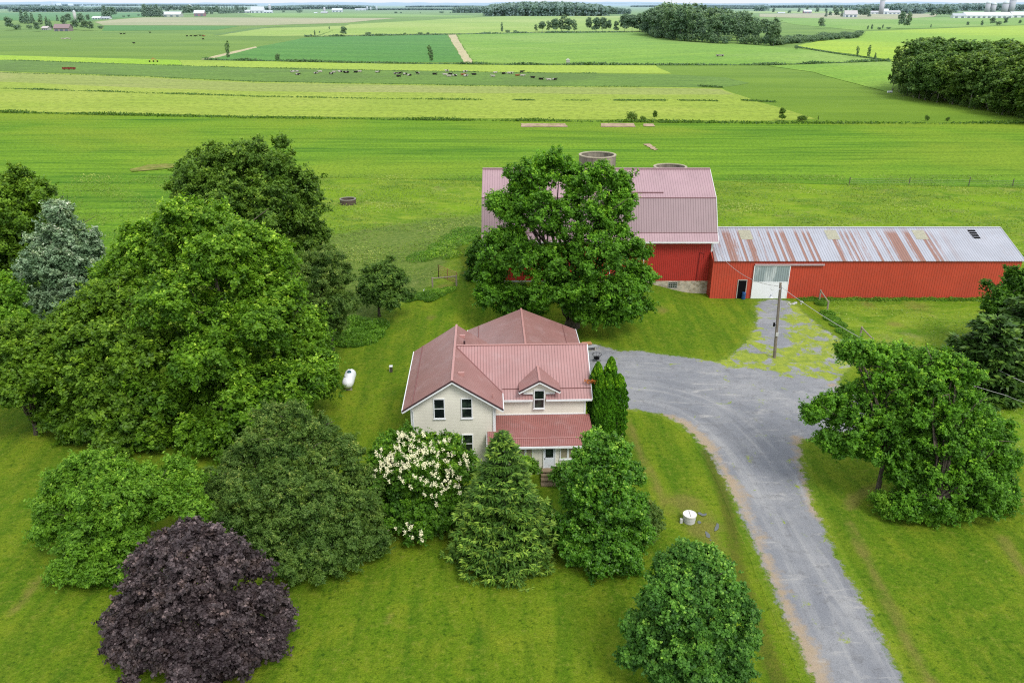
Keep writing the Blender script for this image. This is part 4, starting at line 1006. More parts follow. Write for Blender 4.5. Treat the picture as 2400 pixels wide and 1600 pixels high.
tree('walnut_tree', 'tall dull green tree rising behind the bright maples', None, 88,
 [(470,415,62,0),(535,395,58,0),(590,372,44,0),(640,400,62,0),(690,440,52,0),(715,470,34,0),(440,440,44,0),(520,470,75,-2),(610,480,88,-3),(680,510,62,-2),(560,550,80,-2),(650,580,75,-3),(725,560,44,0),(740,600,34,0),(520,520,70,0),(700,630,60,-1)],
 120000, .36, 'walnut', r0=.5, clump=1.0, n_limb=18)
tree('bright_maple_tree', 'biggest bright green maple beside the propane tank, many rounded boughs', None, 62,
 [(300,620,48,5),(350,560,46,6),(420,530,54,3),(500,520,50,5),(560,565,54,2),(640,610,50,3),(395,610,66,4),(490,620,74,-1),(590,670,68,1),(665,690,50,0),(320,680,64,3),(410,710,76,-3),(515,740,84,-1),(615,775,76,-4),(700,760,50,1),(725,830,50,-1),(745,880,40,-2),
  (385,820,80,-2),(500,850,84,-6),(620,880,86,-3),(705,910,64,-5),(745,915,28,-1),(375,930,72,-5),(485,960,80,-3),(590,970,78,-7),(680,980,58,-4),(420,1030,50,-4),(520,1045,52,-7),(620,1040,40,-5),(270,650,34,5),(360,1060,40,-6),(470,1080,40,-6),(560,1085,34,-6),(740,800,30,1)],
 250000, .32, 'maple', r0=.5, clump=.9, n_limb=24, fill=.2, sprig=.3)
tree('bright_maple_tree', 'lower spreading green maple at the lawn edge before the silvery tree', None, 60,
 [(215,730,55,3),(270,700,60,3),(170,770,60,2),(270,790,85,0),(190,830,80,-1),(120,830,50,1),(330,840,80,-2),(140,900,70,-1),(240,910,90,-3),(330,930,80,-3),(170,970,60,-2),(260,1000,75,-4),(340,1010,60,-4),(210,1040,40,-3),(100,910,40,0),(130,1000,36,-1),(280,1055,40,-5),(190,1060,26,-3)],
 130000, .33, 'olive', r0=.4, clump=.85, n_limb=16)
tree('dark_tree', 'dark green tree filling the picture corner beyond the silvery tree'.replace('picture corner', 'field edge'), None, 80,
 [(30,450,58,2),(80,465,42,2),(-30,470,70,2),(20,530,75,0),(75,540,55,1),(-40,560,80,0),(50,600,60,0),(0,640,70,-2),(40,700,55,-2)],
 70000, .38, 'olive', r0=.45, clump=1.0)
tree('silver_poplar', 'silvery grey green poplar among darker trees', None, 75,
 [(150,540,46,0),(190,575,46,0),(110,580,42,0),(215,620,38,0),(150,620,70,-1),(90,640,45,0),(190,680,55,-2),(130,700,62,-2),(85,710,40,-1),(140,500,24,0)],
 75000, .28, 'silver', r0=.35, clump=.7, sprig=.4, fill=.25)
tree('dark_tree', 'rounded deep green tree cut by the frame below the silvery poplar'.replace('cut by the frame ', 'growing '), None, 66,
 [(10,690,42,1),(-20,740,60,0),(30,750,42,0),(-40,680,50,1)], 26000, .33, 'light', r0=.25, clump=.8)
tree('shrub_thicket', 'olive green bushy tree low at the lawn edge beside the spreading maple', None, 58,
 [(30,800,55,1),(80,810,42,1),(-30,820,60,1),(20,870,60,-1),(80,880,50,-1),(-40,900,60,-2),(40,920,40,-2),(110,860,30,0)], 60000, .30, 'olive', r0=.2, fork=1.2, clump=.7)
tree('willow_tree', 'fine leaved grey green willow between the bright maple and apple tree', None, 74,
 [(700,640,50,0),(755,640,50,-1),(795,650,34,0),(700,700,60,-2),(770,710,62,-2),(805,710,30,-1),(740,765,50,-3),(790,755,30,-2),(770,605,28,1)],
 90000, .24, 'hawthorn', r0=.3, clump=.7, asp=.35, sprig=.2)
gq = G(889, 742)
tree('apple_tree', 'small round apple tree standing alone on the lawn', (gq.x, gq.y), gq.y,
 [(880,640,30,1),(905,632,24,1),(925,655,28,0),(868,668,28,0),(900,672,40,-1),(938,690,24,-1),(880,698,26,-1),(915,704,28,-2),(860,690,20,0)],
 32000, .22, 'apple', r0=.16, fork=1.3, clump=.55, gz=1.2)
tree('crab_apple_tree', 'wide light green tree with low spreading boughs beside the purple maple', None, 42.5,
 [(190,1100,44,1),(240,1110,48,1),(290,1120,48,1),(150,1150,46,1),(340,1130,34,1),(390,1140,36,1),(220,1170,68,-1),(300,1180,64,-1),(370,1190,48,0),(130,1210,44,0),(200,1250,66,-2),(290,1260,58,-2),(110,1250,28,0),(170,1310,48,-2),(240,1340,54,-3),(300,1340,44,-3),(210,1390,34,-3),(420,1100,30,2),(440,1150,44,1),(460,1200,40,0),(150,1380,22,-3),(160,1110,24,1),(105,1190,20,0)],
 105000, .22, 'light', r0=.2, fork=1.2, clump=.55, n_limb=16, sprig=.2, asp=.5)
tree('hawthorn_tree', 'large grey green hawthorn between the purple maple and the flowering tree', None, 45,
 [(640,990,44,3),(690,990,48,3),(740,1020,50,3),(600,1040,48,2),(560,1080,44,2),(660,1070,70,1),(740,1090,70,1),(800,1060,44,2),(850,1120,48,1),(520,1130,44,1),(590,1150,74,-1),(690,1170,84,-2),(790,1180,78,-2),(860,1200,58,-1),(500,1180,44,0),(560,1230,62,-2),(660,1260,80,-4),(760,1270,80,-4),(850,1280,62,-3),(700,1340,60,-5),(770,1340,50,-5),(880,1320,34,-3),(650,1320,44,-4),(700,1375,34,-5)],
 190000, .19, 'hawthorn', r0=.3, fork=1.3, clump=.55, n_limb=20, sprig=.22, asp=.45)
tree('purple_maple_tree', 'dark purple leaved maple at the near lawn edge', None, 35.5,
 [(440,1255,34,1),(390,1280,32,1),(500,1275,38,1),(350,1315,34,1),(555,1310,34,1),(430,1320,64,-1),(520,1340,60,-1),(595,1330,26,1),(340,1370,46,0),(315,1420,34,0),(410,1410,70,-2.5),(520,1430,70,-2),(600,1410,46,-1),(635,1400,28,0),(310,1490,42,-1),(390,1510,72,-3.5),(500,1530,76,-4),(590,1510,58,-2),(640,1490,34,-1),(300,1570,36,-2),(370,1610,64,-3),(480,1630,76,-4.5),(585,1600,54,-3),(635,1570,36,-2),(660,1440,18,0),(268,1465,16,0)],
 165000, .20, 'purple', r0=.3, clump=.46, sprig=.3, asp=.75, bark=M_BARKD)
# flowering tree lilac
root, loc, C = tree('tree_lilac', 'leafy tree covered with cream white blossom clusters before the house', None, 46.5,
 [(900,1060,38,1),(950,1045,42,1),(1000,1045,38,1),(1050,1050,36,1),(1080,1080,30,1),(920,1110,52,0),(990,1110,64,-1),(1060,1110,46,0),(900,1170,44,0),(960,1180,64,-1),(1040,1180,64,-1),(940,1240,52,-2),(1020,1240,58,-2),(920,1290,36,-2),(985,1280,40,-3),(1060,1240,40,-1)],
 100000, .20, 'lilac', r0=.2, fork=1.2, clump=.5)
bo = root.location
tgt = []
for x0, x1, y0, y1, n in ((880,960,1050,1110,13),(930,1020,1015,1060,16),(900,1000,1060,1100,13),(1000,1060,1030,1100,8),(1040,1100,1060,1110,6),(1010,1080,1100,1160,10),(860,920,1080,1120,5),(905,990,1230,1290,9),(985,1050,1120,1200,4),(905,990,1110,1150,3)):
    for _ in range(int(n * 2.3)): tgt.append((random.uniform(x0, x1), random.uniform(y0, y1)))
fv = []; fn = []
dirs = []
for px, py in tgt:
    u, dy, dz = ray(px, py); D = Vector((u, dy, dz)).normalized(); O_ = Vector((0, 0, H)); best = None
    for q in loc:
        c = Vector((q[0], q[1], q[2])) + bo; r = q[3] * 1.03; oc = O_ - c; b = oc.dot(D); disc = b * b - (oc.dot(oc) - r * r)
        if disc > 0:
            tt = -b - disc ** .5
            if best is None or tt < best: best = tt
    if best:
        q = O_ + D * (best - .3) - bo
        for _ in range(26):
            o3 = Vector((random.gauss(0, .06), random.gauss(0, .06), random.gauss(.10, .085))); fv.append(q + o3)
fv = np.array(fv); n = len(fv)
me = big_mesh('blossoms', leaves(fv, unit(RNG.normal(size=(n, 3)) + np.array([0, -.3, .8])), RNG.uniform(.05, .11, n), RNG.uniform(.05, .09, n)), n)
link('blossoms', me, M_FLOWER, root)

def conifer(name, label, base, Y, top_py, half_w, mat, n_lv=30, nb=13, size=.34, bark=M_BARKD, taper=.8, droop=.28, dens=1.0, z0=.25, group=None, parts=True, asp=.16, needles=10):
    X = base[0]; z1 = at(1200, top_py, Y).z if top_py is not None else base[2]
    root = thing(name, (X, Y, float(h(X, Y))), label, 'tree', group=group)
    Hh = z1 - float(h(X, Y)); Ps = []; Ns = []; Ls = []; Ti = []; Ts = []
    mb = MB(); mb.tube([(0, 0, -.1), (0, 0, Hh * .5), (0, 0, Hh - .1)], [Hh * .022, Hh * .013, .02], 8)
    for lv in range(n_lv):
        f = (lv + random.uniform(-.25, .25)) / (n_lv - 1); f = min(max(f, 0), 1)
        z = z0 + (Hh * .97 - z0) * f ** .93
        prof = (1 - f) ** taper * (1.0 if f > .12 else .86 + f * 1.1)
        R = half_w * prof + .15
        m = max(4, int(nb * (.35 + .65 * (1 - f))))
        for b in range(m):
            a = 2 * math.pi * (b + random.uniform(-.35, .35)) / m + lv * 1.7
            Rb = R * random.uniform(.78, 1.12); dx, dy = math.cos(a), math.sin(a)
            k = max(3, int(Rb / .5 * dens))
            for i in range(k):
                s = (i + random.random()) / k
                if s < .3 and random.random() < .6: continue
                zz = z - droop * Rb * s + .16 * Rb * s * s * (1 if f < .8 else 3) + random.uniform(-.05, .05)
                wdt = .34 * Rb * (1 - s) ** .5 * min(1, s * 2.2) + .05
                for side in ((-1, 0, 1) if s > .45 else (0,)):
                    o = side * wdt * random.uniform(.7, 1.1); cx_, cy_, cz_ = dx * Rb * s - dy * o, dy * Rb * s + dx * o, zz - abs(o) * .25
                    aa0 = a + side * .6; tb = random.uniform(-.1, .12)
                    for _ in range(needles):
                        aa = aa0 + random.gauss(0, .85); el = random.uniform(-.75, .35)
                        Ps.append((cx_ + random.gauss(0, .04), cy_ + random.gauss(0, .04), cz_ + random.gauss(0, .04)))
                        Ts.append((math.cos(aa) * math.cos(el), math.sin(aa) * math.cos(el), math.sin(el)))
                        Ls.append(size * random.uniform(.75, 1.25)); Ti.append(.02 + .55 * s ** 1.5 + tb + random.uniform(-.05, .15) + (.22 if s > .8 and el > -.3 else 0) + .1 * (el > 0))
            if b % 2 == 0: mb.tube([(0, 0, z), (dx * Rb * .5, dy * Rb * .5, z - droop * Rb * .42), (dx * Rb * .85, dy * Rb * .85, z - droop * Rb * .6)], [.035, .02, .008], 4)
    P = np.array(Ps); T = unit(np.array(Ts)); n = len(P); L = np.array(Ls)[:, None]
    N = unit(np.cross(T, np.cross(np.array([0, 0, 1.0]) + RNG.normal(size=(n, 3)) * .55, T))); B = np.cross(N, T); w = L * asp
    V = np.empty((n, 4, 3)); V[:, 0] = P; V[:, 2] = P + T * L; V[:, 1] = P + T * L * .45 + B * w; V[:, 3] = P + T * L * .45 - B * w
    me = big_mesh('crown', V.reshape(-1, 3), n); set_attr(me, 'tint', np.clip(np.array(Ti), 0, 1), 'FACE')
    link('crown', me, LM[mat], root); mb.build('trunk', bark, root, smooth=True)
    return root
g0 = at(1178, 1290, 42.0)
conifer('spruce_tree', 'dense green spruce standing before the front porch', (g0.x,), 42.3, 1008, 3.75, 'spruce', n_lv=26, nb=19, size=.36, dens=1.5, taper=.78, asp=.13, droop=.30)
tree('pear_tree', 'glossy green tree with forked crown in front of the column cedars'.replace('in front of', 'before'), None, 43.5,
 [(1395,1040,26,2),(1440,1060,34,1),(1380,1080,40,1),(1440,1120,52,0),(1370,1140,52,0),(1480,1110,24,1),(1350,1170,30,0),(1400,1190,60,-1),(1470,1190,48,-1),(1350,1240,48,-1),(1420,1260,66,-2),(1490,1250,42,-1),(1440,1320,52,-3),(1400,1310,44,-3),(1465,1345,30,-3),(1355,1290,34,-2),(1485,1190,28,-1)],
 100000, .20, 'pear', r0=.17, fork=1.4, clump=.5, sprig=.2)
tree('thin_shrub', 'sparse grey green shrub crowded against the glossy tree', None, 44.5,
 [(1515,1200,26,0),(1525,1230,26,0),(1510,1265,26,-1),(1535,1210,12,0)], 9000, .15, 'hawthorn', r0=.06, fork=.8, clump=.4, sprig=.3, cat='shrub', fill=.1)
tree('low_bush', 'low dark bush in the gap between spruce and glossy tree', None, 44.0,
 [(1270,1200,26,0),(1290,1250,34,0),(1295,1300,34,-1),(1265,1290,30,-1)], 18000, .16, 'deep', r0=.06, fork=.5, clump=.4, cat='shrub')
gm = G(1607, 1600)
tree('norway_maple_tree', 'compact bluish green maple beside the driveway, nearest the road end'.replace(', nearest the road end', ' in the near lawn'), (gm.x, gm.y), 31.9,
 [(1610,1300,30,.8),(1650,1310,34,.8),(1570,1330,30,.8),(1690,1330,24,.6),(1620,1360,54,0),(1680,1380,46,0),(1560,1385,40,.2),(1720,1400,32,.4),(1530,1420,34,.4),(1600,1430,60,-1),(1680,1450,60,-1),(1740,1440,36,0),(1500,1460,26,.3),(1545,1490,52,-.8),(1630,1510,66,-1.6),(1710,1520,50,-1),(1750,1500,30,0),(1480,1470,16,.3),(1500,1530,36,-.5),(1560,1560,50,-1.5),(1640,1580,56,-2),(1720,1580,40,-1),(1480,1540,22,0),(1560,1600,30,-1)],
 125000, .17, 'norway', r0=.16, fork=1.6, clump=.42, asp=.8, gap=.9, sprig=.08)
g8 = G(2053, 1168)
tree('roadside_maple_tree', 'slim trunked maple at the driveway bend with layered dark boughs', (g8.x, g8.y), 49.5,
 [(2010,830,40,2),(2060,850,52,2),(2120,850,52,2),(1985,820,18,2),(2060,900,50,1),(2010,950,50,1),(1950,960,34,1),(1905,970,22,1),(2070,980,62,0),(1990,1010,56,0),(2130,950,60,0),(2060,1060,60,-1),(1980,1060,38,0),(2110,1060,50,-1),(2150,1000,46,0),(2010,1100,30,0),(1950,1040,34,0)],
 76000, .22, 'yard', r0=.20, fork=3.6, clump=.55, n_limb=22, gz=3.0, fill=.1)
g9 = G(2185, 1225)
tree('broad_maple_tree', 'big many lobed maple beside the slim trunked one, leaves to the ground', (g9.x, g9.y), 48.3,
 [(2190,850,38,2),(2235,880,36,2),(2170,900,50,1),(2250,940,56,1),(2200,970,66,0),(2290,990,44,1),(2330,1010,40,1),(2240,1040,74,-1),(2320,1070,50,0),(2160,1040,56,0),(2180,1110,66,-1),(2270,1130,70,-2),(2340,1130,38,-1),(2120,1120,44,-1),(2200,1180,54,-2),(2290,1190,46,-2),(2350,1180,24,-1),(2140,1180,44,-2),(2250,870,40,1),(2355,1080,26,0),(2120,1190,36,-2)],
 115000, .22, 'yard', r0=.34, fork=2.2, clump=.58, n_limb=22)
tree('root_shrubs', 'ring of low dark leafy shrubs under the broad maple', None, 46.6,
 [(2070,1195,24,0),(2100,1220,26,-.4),(2140,1240,26,-.7),(2190,1250,28,-.9),(2240,1250,24,-.7),(2060,1170,18,.4),(2160,1262,18,-1)], 26000, .15, 'light', cat='shrub', trunk=False, clump=.35, gz=.1)
# evergreens at the far side
for i, (px, Y, tp_, hw, lab) in enumerate([(2325, 66.5, 742, 4.6, 'dark drooping fir beside the grey fence pole'), (2400, 69.5, 690, 4.6, 'taller dark fir behind the drooping one')]):
    c = at(px, 800, Y); conifer('fir_tree', lab, (c.x,), Y, tp_, hw, 'fir', n_lv=20, nb=13, size=.7, dens=.8, taper=.5, asp=.2, needles=9)
tree('dark_tree', 'dark leafy tree over the firs at the shed end', None, 75,
 [(2400,660,46,0),(2370,700,44,0),(2340,720,34,-1),(2430,700,60,0),(2380,750,50,-2),(2440,770,60,-2)], 45000, .30, 'deep', r0=.3, clump=.7, gz=1)
# column cedars
def thuja(X, Y, Hh, R, lab):
    n = int(9000 * Hh / 7); root = thing('column_cedar', (X, Y, 0), lab, 'tree', group=None)
    f = RNG.uniform(0, 1, n) ** .85; a = RNG.uniform(0, 2 * math.pi, n)
    prof = np.where(f < .62, .92 + .12 * f, np.clip(1 - ((f - .62) / .38) ** 1.7, 0, 1) ** .62)
    bm_ = 1 + .16 * np.sin(a * 3 + f * 22) * np.sin(f * 41 + a * 2) + .07 * np.sin(a * 7 + f * 60)
    rr = R * prof * bm_ * RNG.uniform(.82, 1.05, n)
    P = np.stack([rr * np.cos(a), rr * np.sin(a), .1 + f * Hh], 1)
    N = unit(np.stack([np.cos(a), np.sin(a), np.full(n, .35)], 1) + RNG.normal(size=(n, 3)) * .5)
    T = unit(np.stack([np.cos(a) * .35, np.sin(a) * .35, np.ones(n)], 1) + RNG.normal(size=(n, 3)) * .3); B = unit(np.cross(N, T)); L = RNG.uniform(.11, .22, n)[:, None]
    V = np.empty((n, 4, 3)); V[:, 0] = P - T * L / 2; V[:, 2] = P + T * L / 2; V[:, 1] = P + B * L * .33; V[:, 3] = P - B * L * .33
    me = big_mesh('crown', V.reshape(-1, 3), n)
    set_attr(me, 'tint', np.clip(.25 + (bm_ - .85) * 1.1 + RNG.uniform(-.15, .25, n) + .25 * (f > .85), 0, 1), 'FACE')
    link('crown', me, LM['thuja'], root)
    MB().tube([(0, 0, -.1), (0, 0, Hh * .9)], [.12, .02], 6).build('trunk', M_BARK, root)
    return root
for px, tp_, Y, R, lab in ((1402, 851, 56.6, .66, 'column cedar standing closest to the house corner'), (1433, 839, 57.4, .68, 'tallest column cedar at the back of the clump'), (1411, 881, 55.2, .56, 'narrow column cedar at the front of the clump'),
                       (1428, 880, 55.0, .58, 'column cedar in the middle of the clump front'), (1452, 879, 56.2, .76, 'stout column cedar on the driveway side of the clump')):
    c = at(px, tp_, Y); tj = thuja(c.x, Y, c.z, R, lab)
    if tp_ == 851:
        q = at(1385, 893, Y - .5); fv = np.array([(q.x - c.x + random.uniform(-.55, .45), q.y - Y + random.gauss(0, .1), q.z + random.gauss(0, .08)) for _ in range(90)])
        me = big_mesh('dead_branch', leaves(fv, unit(RNG.normal(size=(90, 3))), np.full(90, .18), np.full(90, .07)), 90); link('dead_branch', me, simple('dead_orange_foliage', (.42, .13, .02)), tj)
# bush at the barn's far corner and weeds
tree('ivy_bush', 'dark ivy bush climbing the barn corner', None, 94.0, [(1118,590,22,0),(1125,620,26,0),(1112,645,22,0),(1130,575,18,0)], 16000, .26, 'deep', trunk=False, cat='shrub', clump=.6, gz=.4)
def weeds(label, pts, n, size, mat='weed', hgt=.5, name='weed_patch'):
    """tall weeds: upright blades in loose tufts over a list of (px, py, radius m)"""
    P = []; c0 = G(pts[0][0], pts[0][1])
    tot = sum(r * r for _, _, r in pts)
    for px, py, r in pts:
        g_ = G(px, py); k = int(n * r * r / tot); a = RNG.uniform(0, 6.28, k); rr = r * np.sqrt(RNG.uniform(0, 1, k))
        x = g_.x + rr * np.cos(a); y = g_.y + rr * np.sin(a) * 1.0
        mm = .5 + .5 * np.sin(x * 2.1 + 1.3 * np.sin(y * 1.7)) * np.cos(y * 1.9)
        z = h(x, y) + RNG.uniform(0, 1, k) * hgt * (1 - (rr / r) ** 2 * .6) * (.4 + .6 * mm)
        P.append(np.stack([x, y, z], 1))
    P = np.vstack(P) - np.array(c0); m = len(P)
    s = size * RNG.uniform(.6, 1.3, m)
    me = big_mesh(name, leaves(P, unit(RNG.normal(size=(m, 3)) * .5 + np.array([0, -.2, .7])), s, s * .4), m)
    set_attr(me, 'tint', np.clip(RNG.uniform(0, .6, m) + P[:, 2] / max(hgt, .1) * .3, 0, 1), 'FACE')
    return tag(link(name, me, LM[mat], None, c0), label, 'weeds', kind='stuff')
weeds('dark weeds growing at the lawn edge by the willow', [(830,795,2.4),(855,785,2.2),(875,765,1.8),(835,760,2.0),(860,800,1.2)], 14000, .28, 'light', 1.0)
weeds('weeds heaped below the gate rail and tank', [(1000,692,1.4),(1025,688,1.3),(1050,680,1.0),(980,695,1.2),(1010,700,.9),(960,702,1.0)], 8000, .22, 'light', .5)
weeds('tall weeds beside the pasture lane', [(1080,560,3.5),(1050,575,3.0),(1100,545,3.0),(1030,590,2.5),(1060,600,1.5),(1000,600,3)], 9000, .3, 'light', .8)
weeds('dark weed line along the fence from the shed', [(1925,712,.8),(1940,735,.9),(1950,748,1.0),(1965,762,1.0),(1980,778,1.0),(1995,792,.9),(1910,700,.8),(2010,803,.9)], 9000, .2, 'light', .5)
weeds('grass fringe along the shed wall', [(x, 702, .7) for x in range(1880, 2400, 22)], 9000, .18, 'light', .35)
# tufts over the rough pasture
def tufts(x0, x1, y0, y1, n, size, label, hgt=.35):
    X = RNG.uniform(x0, x1, n); Y = RNG.uniform(y0, y1, n); P = np.stack([X, Y], 1)
    k = (poly_sd(P, rW) < -.8) & (np.abs(P[:, 0]) < P[:, 1] * .75)
    k &= ~((X > -4) & (X < 62) & (Y > 90.8) & (Y < 107.5))
    dens = .5 + .5 * np.sin(X * .31 + 2 * np.sin(Y * .13)) * np.sin(Y * .27 + X * .11) + RNG.uniform(-.35, .35, n); k &= dens > .42
    P = P[k]; m = len(P); z = h(P[:, 0], P[:, 1]) + RNG.uniform(.0, hgt, m)
    s = size * RNG.uniform(.5, 1.4, m)
    me = big_mesh('grass_tufts', leaves(np.column_stack([P, z]), unit(RNG.normal(size=(m, 3)) * .45 + np.array([0, -.3, .8])), s, s * .45), m)
    set_attr(me, 'tint', np.clip(RNG.uniform(.3, 1, m) * (.5 + .5 * np.sin(P[:, 0] * .2) * np.cos(P[:, 1] * .23)) + .2, 0, 1), 'FACE')
    tag(link('grass_tufts', me, LM['tuft']), label, 'grass', kind='stuff')
LM['tuft'] = leaf_mat('rough_grass_tuft', (.09, .17, .014), (.17, .26, .025), (.30, .35, .08), trans=.1, gain=1.15)
tufts(-60, 75, 60, 112, 110000, .20, 'rough uncut grass around the barn and shed')
tufts(-90, 130, 105, 166, 150000, .30, 'rough pasture grass beyond the barn', .45)

tree('door_shrub', 'small yellow green shrub at one side of the porch steps', None, 50.2, [(1232,1085,16,0),(1245,1100,15,0),(1228,1105,14,0)], 6000, .16, 'light', cat='shrub', trunk=False, clump=.35, gz=.1)
tree('door_shrub', 'small glossy shrub on the driveway side of the porch steps', None, 50.0, [(1318,1100,17,0),(1335,1112,18,0),(1305,1118,12,0)], 7000, .15, 'pear', cat='shrub', trunk=False, clump=.35, gz=.1)
# ------------------------------------------------------------------ distant trees
def proto_tree(kind, n, size):
    """unit-high tree, one mesh with crown and trunk, made at 18 m"""
    Hh = 18.0; bl = []
    if kind == 'round':
        for k in range(12):
            a = k * 2.4; rr = 3.4 * (k % 3) / 2; bl.append((rr * math.cos(a), rr * math.sin(a), random.uniform(4.5, 14.5), random.uniform(2.6, 3.6)))
        bl.append((0, 0, 15.0, 2.9))
    elif kind == 'tall':
        for k in range(11): bl.append((random.uniform(-1.6, 1.6), random.uniform(-1.6, 1.6), 4 + k * 1.15, random.uniform(1.7, 2.6)))
    elif kind == 'bush':
        for k in range(11): a = k * 2.4; bl.append((8.0 * math.cos(a) * (k % 4) / 3, 8.0 * math.sin(a) * (k % 4) / 3, random.uniform(4, 11.5), random.uniform(4.5, 6.5)))
    elif kind == 'pine':
        for k in range(12): bl.append((random.uniform(-.5, .5), random.uniform(-.5, .5), 2 + k * 1.3, 3.6 * (1 - k / 13) + .5, .6))
    me, C = crown_mesh('far_crown', bl, n, size, clump=1.3 if kind != 'bush' else 2.0, sprig=.2, lobes=kind in ('round', 'bush'), fill=.1)
    tip = [(b[0], b[1], b[2]) for b in bl][:6]
    tm = trunk_mesh('far_trunk', (0, 0, 0), 5.0 if kind != 'bush' else 2, .22, tip, 5, n_side=6)
    return me, tm
PT = {'round': [proto_tree('round', 9000, .85), proto_tree('round', 9000, .85), proto_tree('round', 9000, .8)], 'tall': [proto_tree('tall', 6000, .75), proto_tree('tall', 6000, .7)],
      'bush': [proto_tree('bush', 5000, 1.1), proto_tree('bush', 5000, 1.1)], 'pine': [proto_tree('pine', 6000, .8)]}
PF = {'round': [proto_tree('round', 1800, 1.5), proto_tree('round', 1800, 1.5)], 'tall': [proto_tree('tall', 1300, 1.4)], 'bush': [proto_tree('bush', 1200, 2.2)], 'pine': [proto_tree('pine', 1300, 1.4)]}
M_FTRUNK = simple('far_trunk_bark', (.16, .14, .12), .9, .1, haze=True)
CNT = [0]
def ftree(kind, x, y, hgt, label, group=None, parts=True, wide=1.0, far=False, mat='wood', cat=None, name=None):
    pool = (PF if far else PT)[kind]; me, tm = pool[CNT[0] % len(pool)]; CNT[0] += 1
    nm = name or {'round': 'broadleaf_tree', 'tall': 'tall_tree', 'bush': 'bush', 'pine': 'pine_tree'}[kind]
    s = hgt / 18.0; z = float(h(x, y)); rz = random.uniform(0, 6.28)
    if parts:
        root = thing(nm, (x, y, z), label, cat or ('bush' if kind == 'bush' else 'tree'), rz, group)
        root.scale = (s * wide, s * wide, s); link('crown', me, LM[mat], root); link('trunk', tm, M_FTRUNK, root)
    else:
        root = link(nm, me, LM[mat], None, (x, y, z)); root.rotation_euler = (0, 0, rz); root.scale = (s * wide, s * wide, s); tag(root, label, cat or ('bush' if kind == 'bush' else 'tree'), group)
    return root
def px_tree(kind, px, py, top, label, wide=1.0, group=None, far=None, mat='wood', **kw):
    g_ = G(px, py); t_ = at(px, top, g_.y); far = g_.y > 520 if far is None else far
    return ftree(kind, g_.x, g_.y, max(1.0, (t_.z - g_.z)), label, group, not far, wide, far, mat, **kw)
# the wood beyond the pasture, right side
front = [G(2120, 224), G(2170, 235), G(2240, 246), G(2320, 262), G(2420, 283), G(2520, 305)]
def along(P, s):
    L = [(b - a).length for a, b in zip(P[:-1], P[1:])]; s *= sum(L)
    for (a, b), l in zip(zip(P[:-1], P[1:]), L):
        if s <= l: return a.lerp(b, s / l)
        s -= l
    return P[-1]
for row in range(6):
    for k in range(12):
        q = along(front, min(1, max(0, (k + random.uniform(-.3, .3)) / 11.5)))
        x = q.x + row * 7.0 * .75 + random.uniform(-1.5, 1.5); y = q.y + row * 8.5 + random.uniform(-2, 2)
        hh = random.uniform(15.5, 20) + (1.0 if row > 1 else 0)
        px_ = x / zc(y, 0) * F + 1200
        if px_ > 2560: continue
        if row == 0:
            hh = random.uniform(12, 18)
            ftree('round', x, y, hh, 'leafy tree in the front row of the dark wood at the pasture edge', 'front trees of the pasture wood', True, random.uniform(1.0, 1.3))
        else:
            ftree(random.choice(['round', 'tall', 'round']), x, y, hh, 'leafy tree deeper inside the dark wood at the pasture edge', 'inner trees of the pasture wood', True, random.uniform(1.05, 1.35))
for k in range(14):
    q = along(front, k / 13); ftree('bush', q.x + random.uniform(-1, 1), q.y - 1.5, random.uniform(3, 5.5), 'low bush at the foot of the dark pasture wood', 'bushes under the pasture wood', True, .8)
px_tree('tall', 2091, 214, 104, 'slender loose tree standing apart at the edge of the dark wood', .62)
px_tree('tall', 2106, 216, 128, 'thin bare stemmed tree between the slender one and the wood', .38)
for a, b, c_ in ((2134, 226, 155), (2160, 222, 160)):
    g_ = G(a, b); tt = at(a + 14, c_, g_.y); d = tt - g_
    o = MB().tube([(0, -2.5, 0), (d.x, -3.5, d.z)], [.28, .12], 6).build('dead_trunk', simple('bleached_trunk', (.42, .38, .34)), loc=g_); tag(o, ['taller pale bare trunk leaning at the wood edge', 'shorter pale bare trunk leaning at the wood edge'][a > 2150], 'tree trunk')
g_ = G(2085, 218); o = MB().tube([(-1, 0, .3), (-.9, 0, .35), (.9, 0, .35), (1, 0, .3)], [.1, .45, .45, .1], 10).build('white_boulder', M_WHITE, loc=g_); tag(o, 'small white rounded object in the grass by the slender tree', 'boulder')
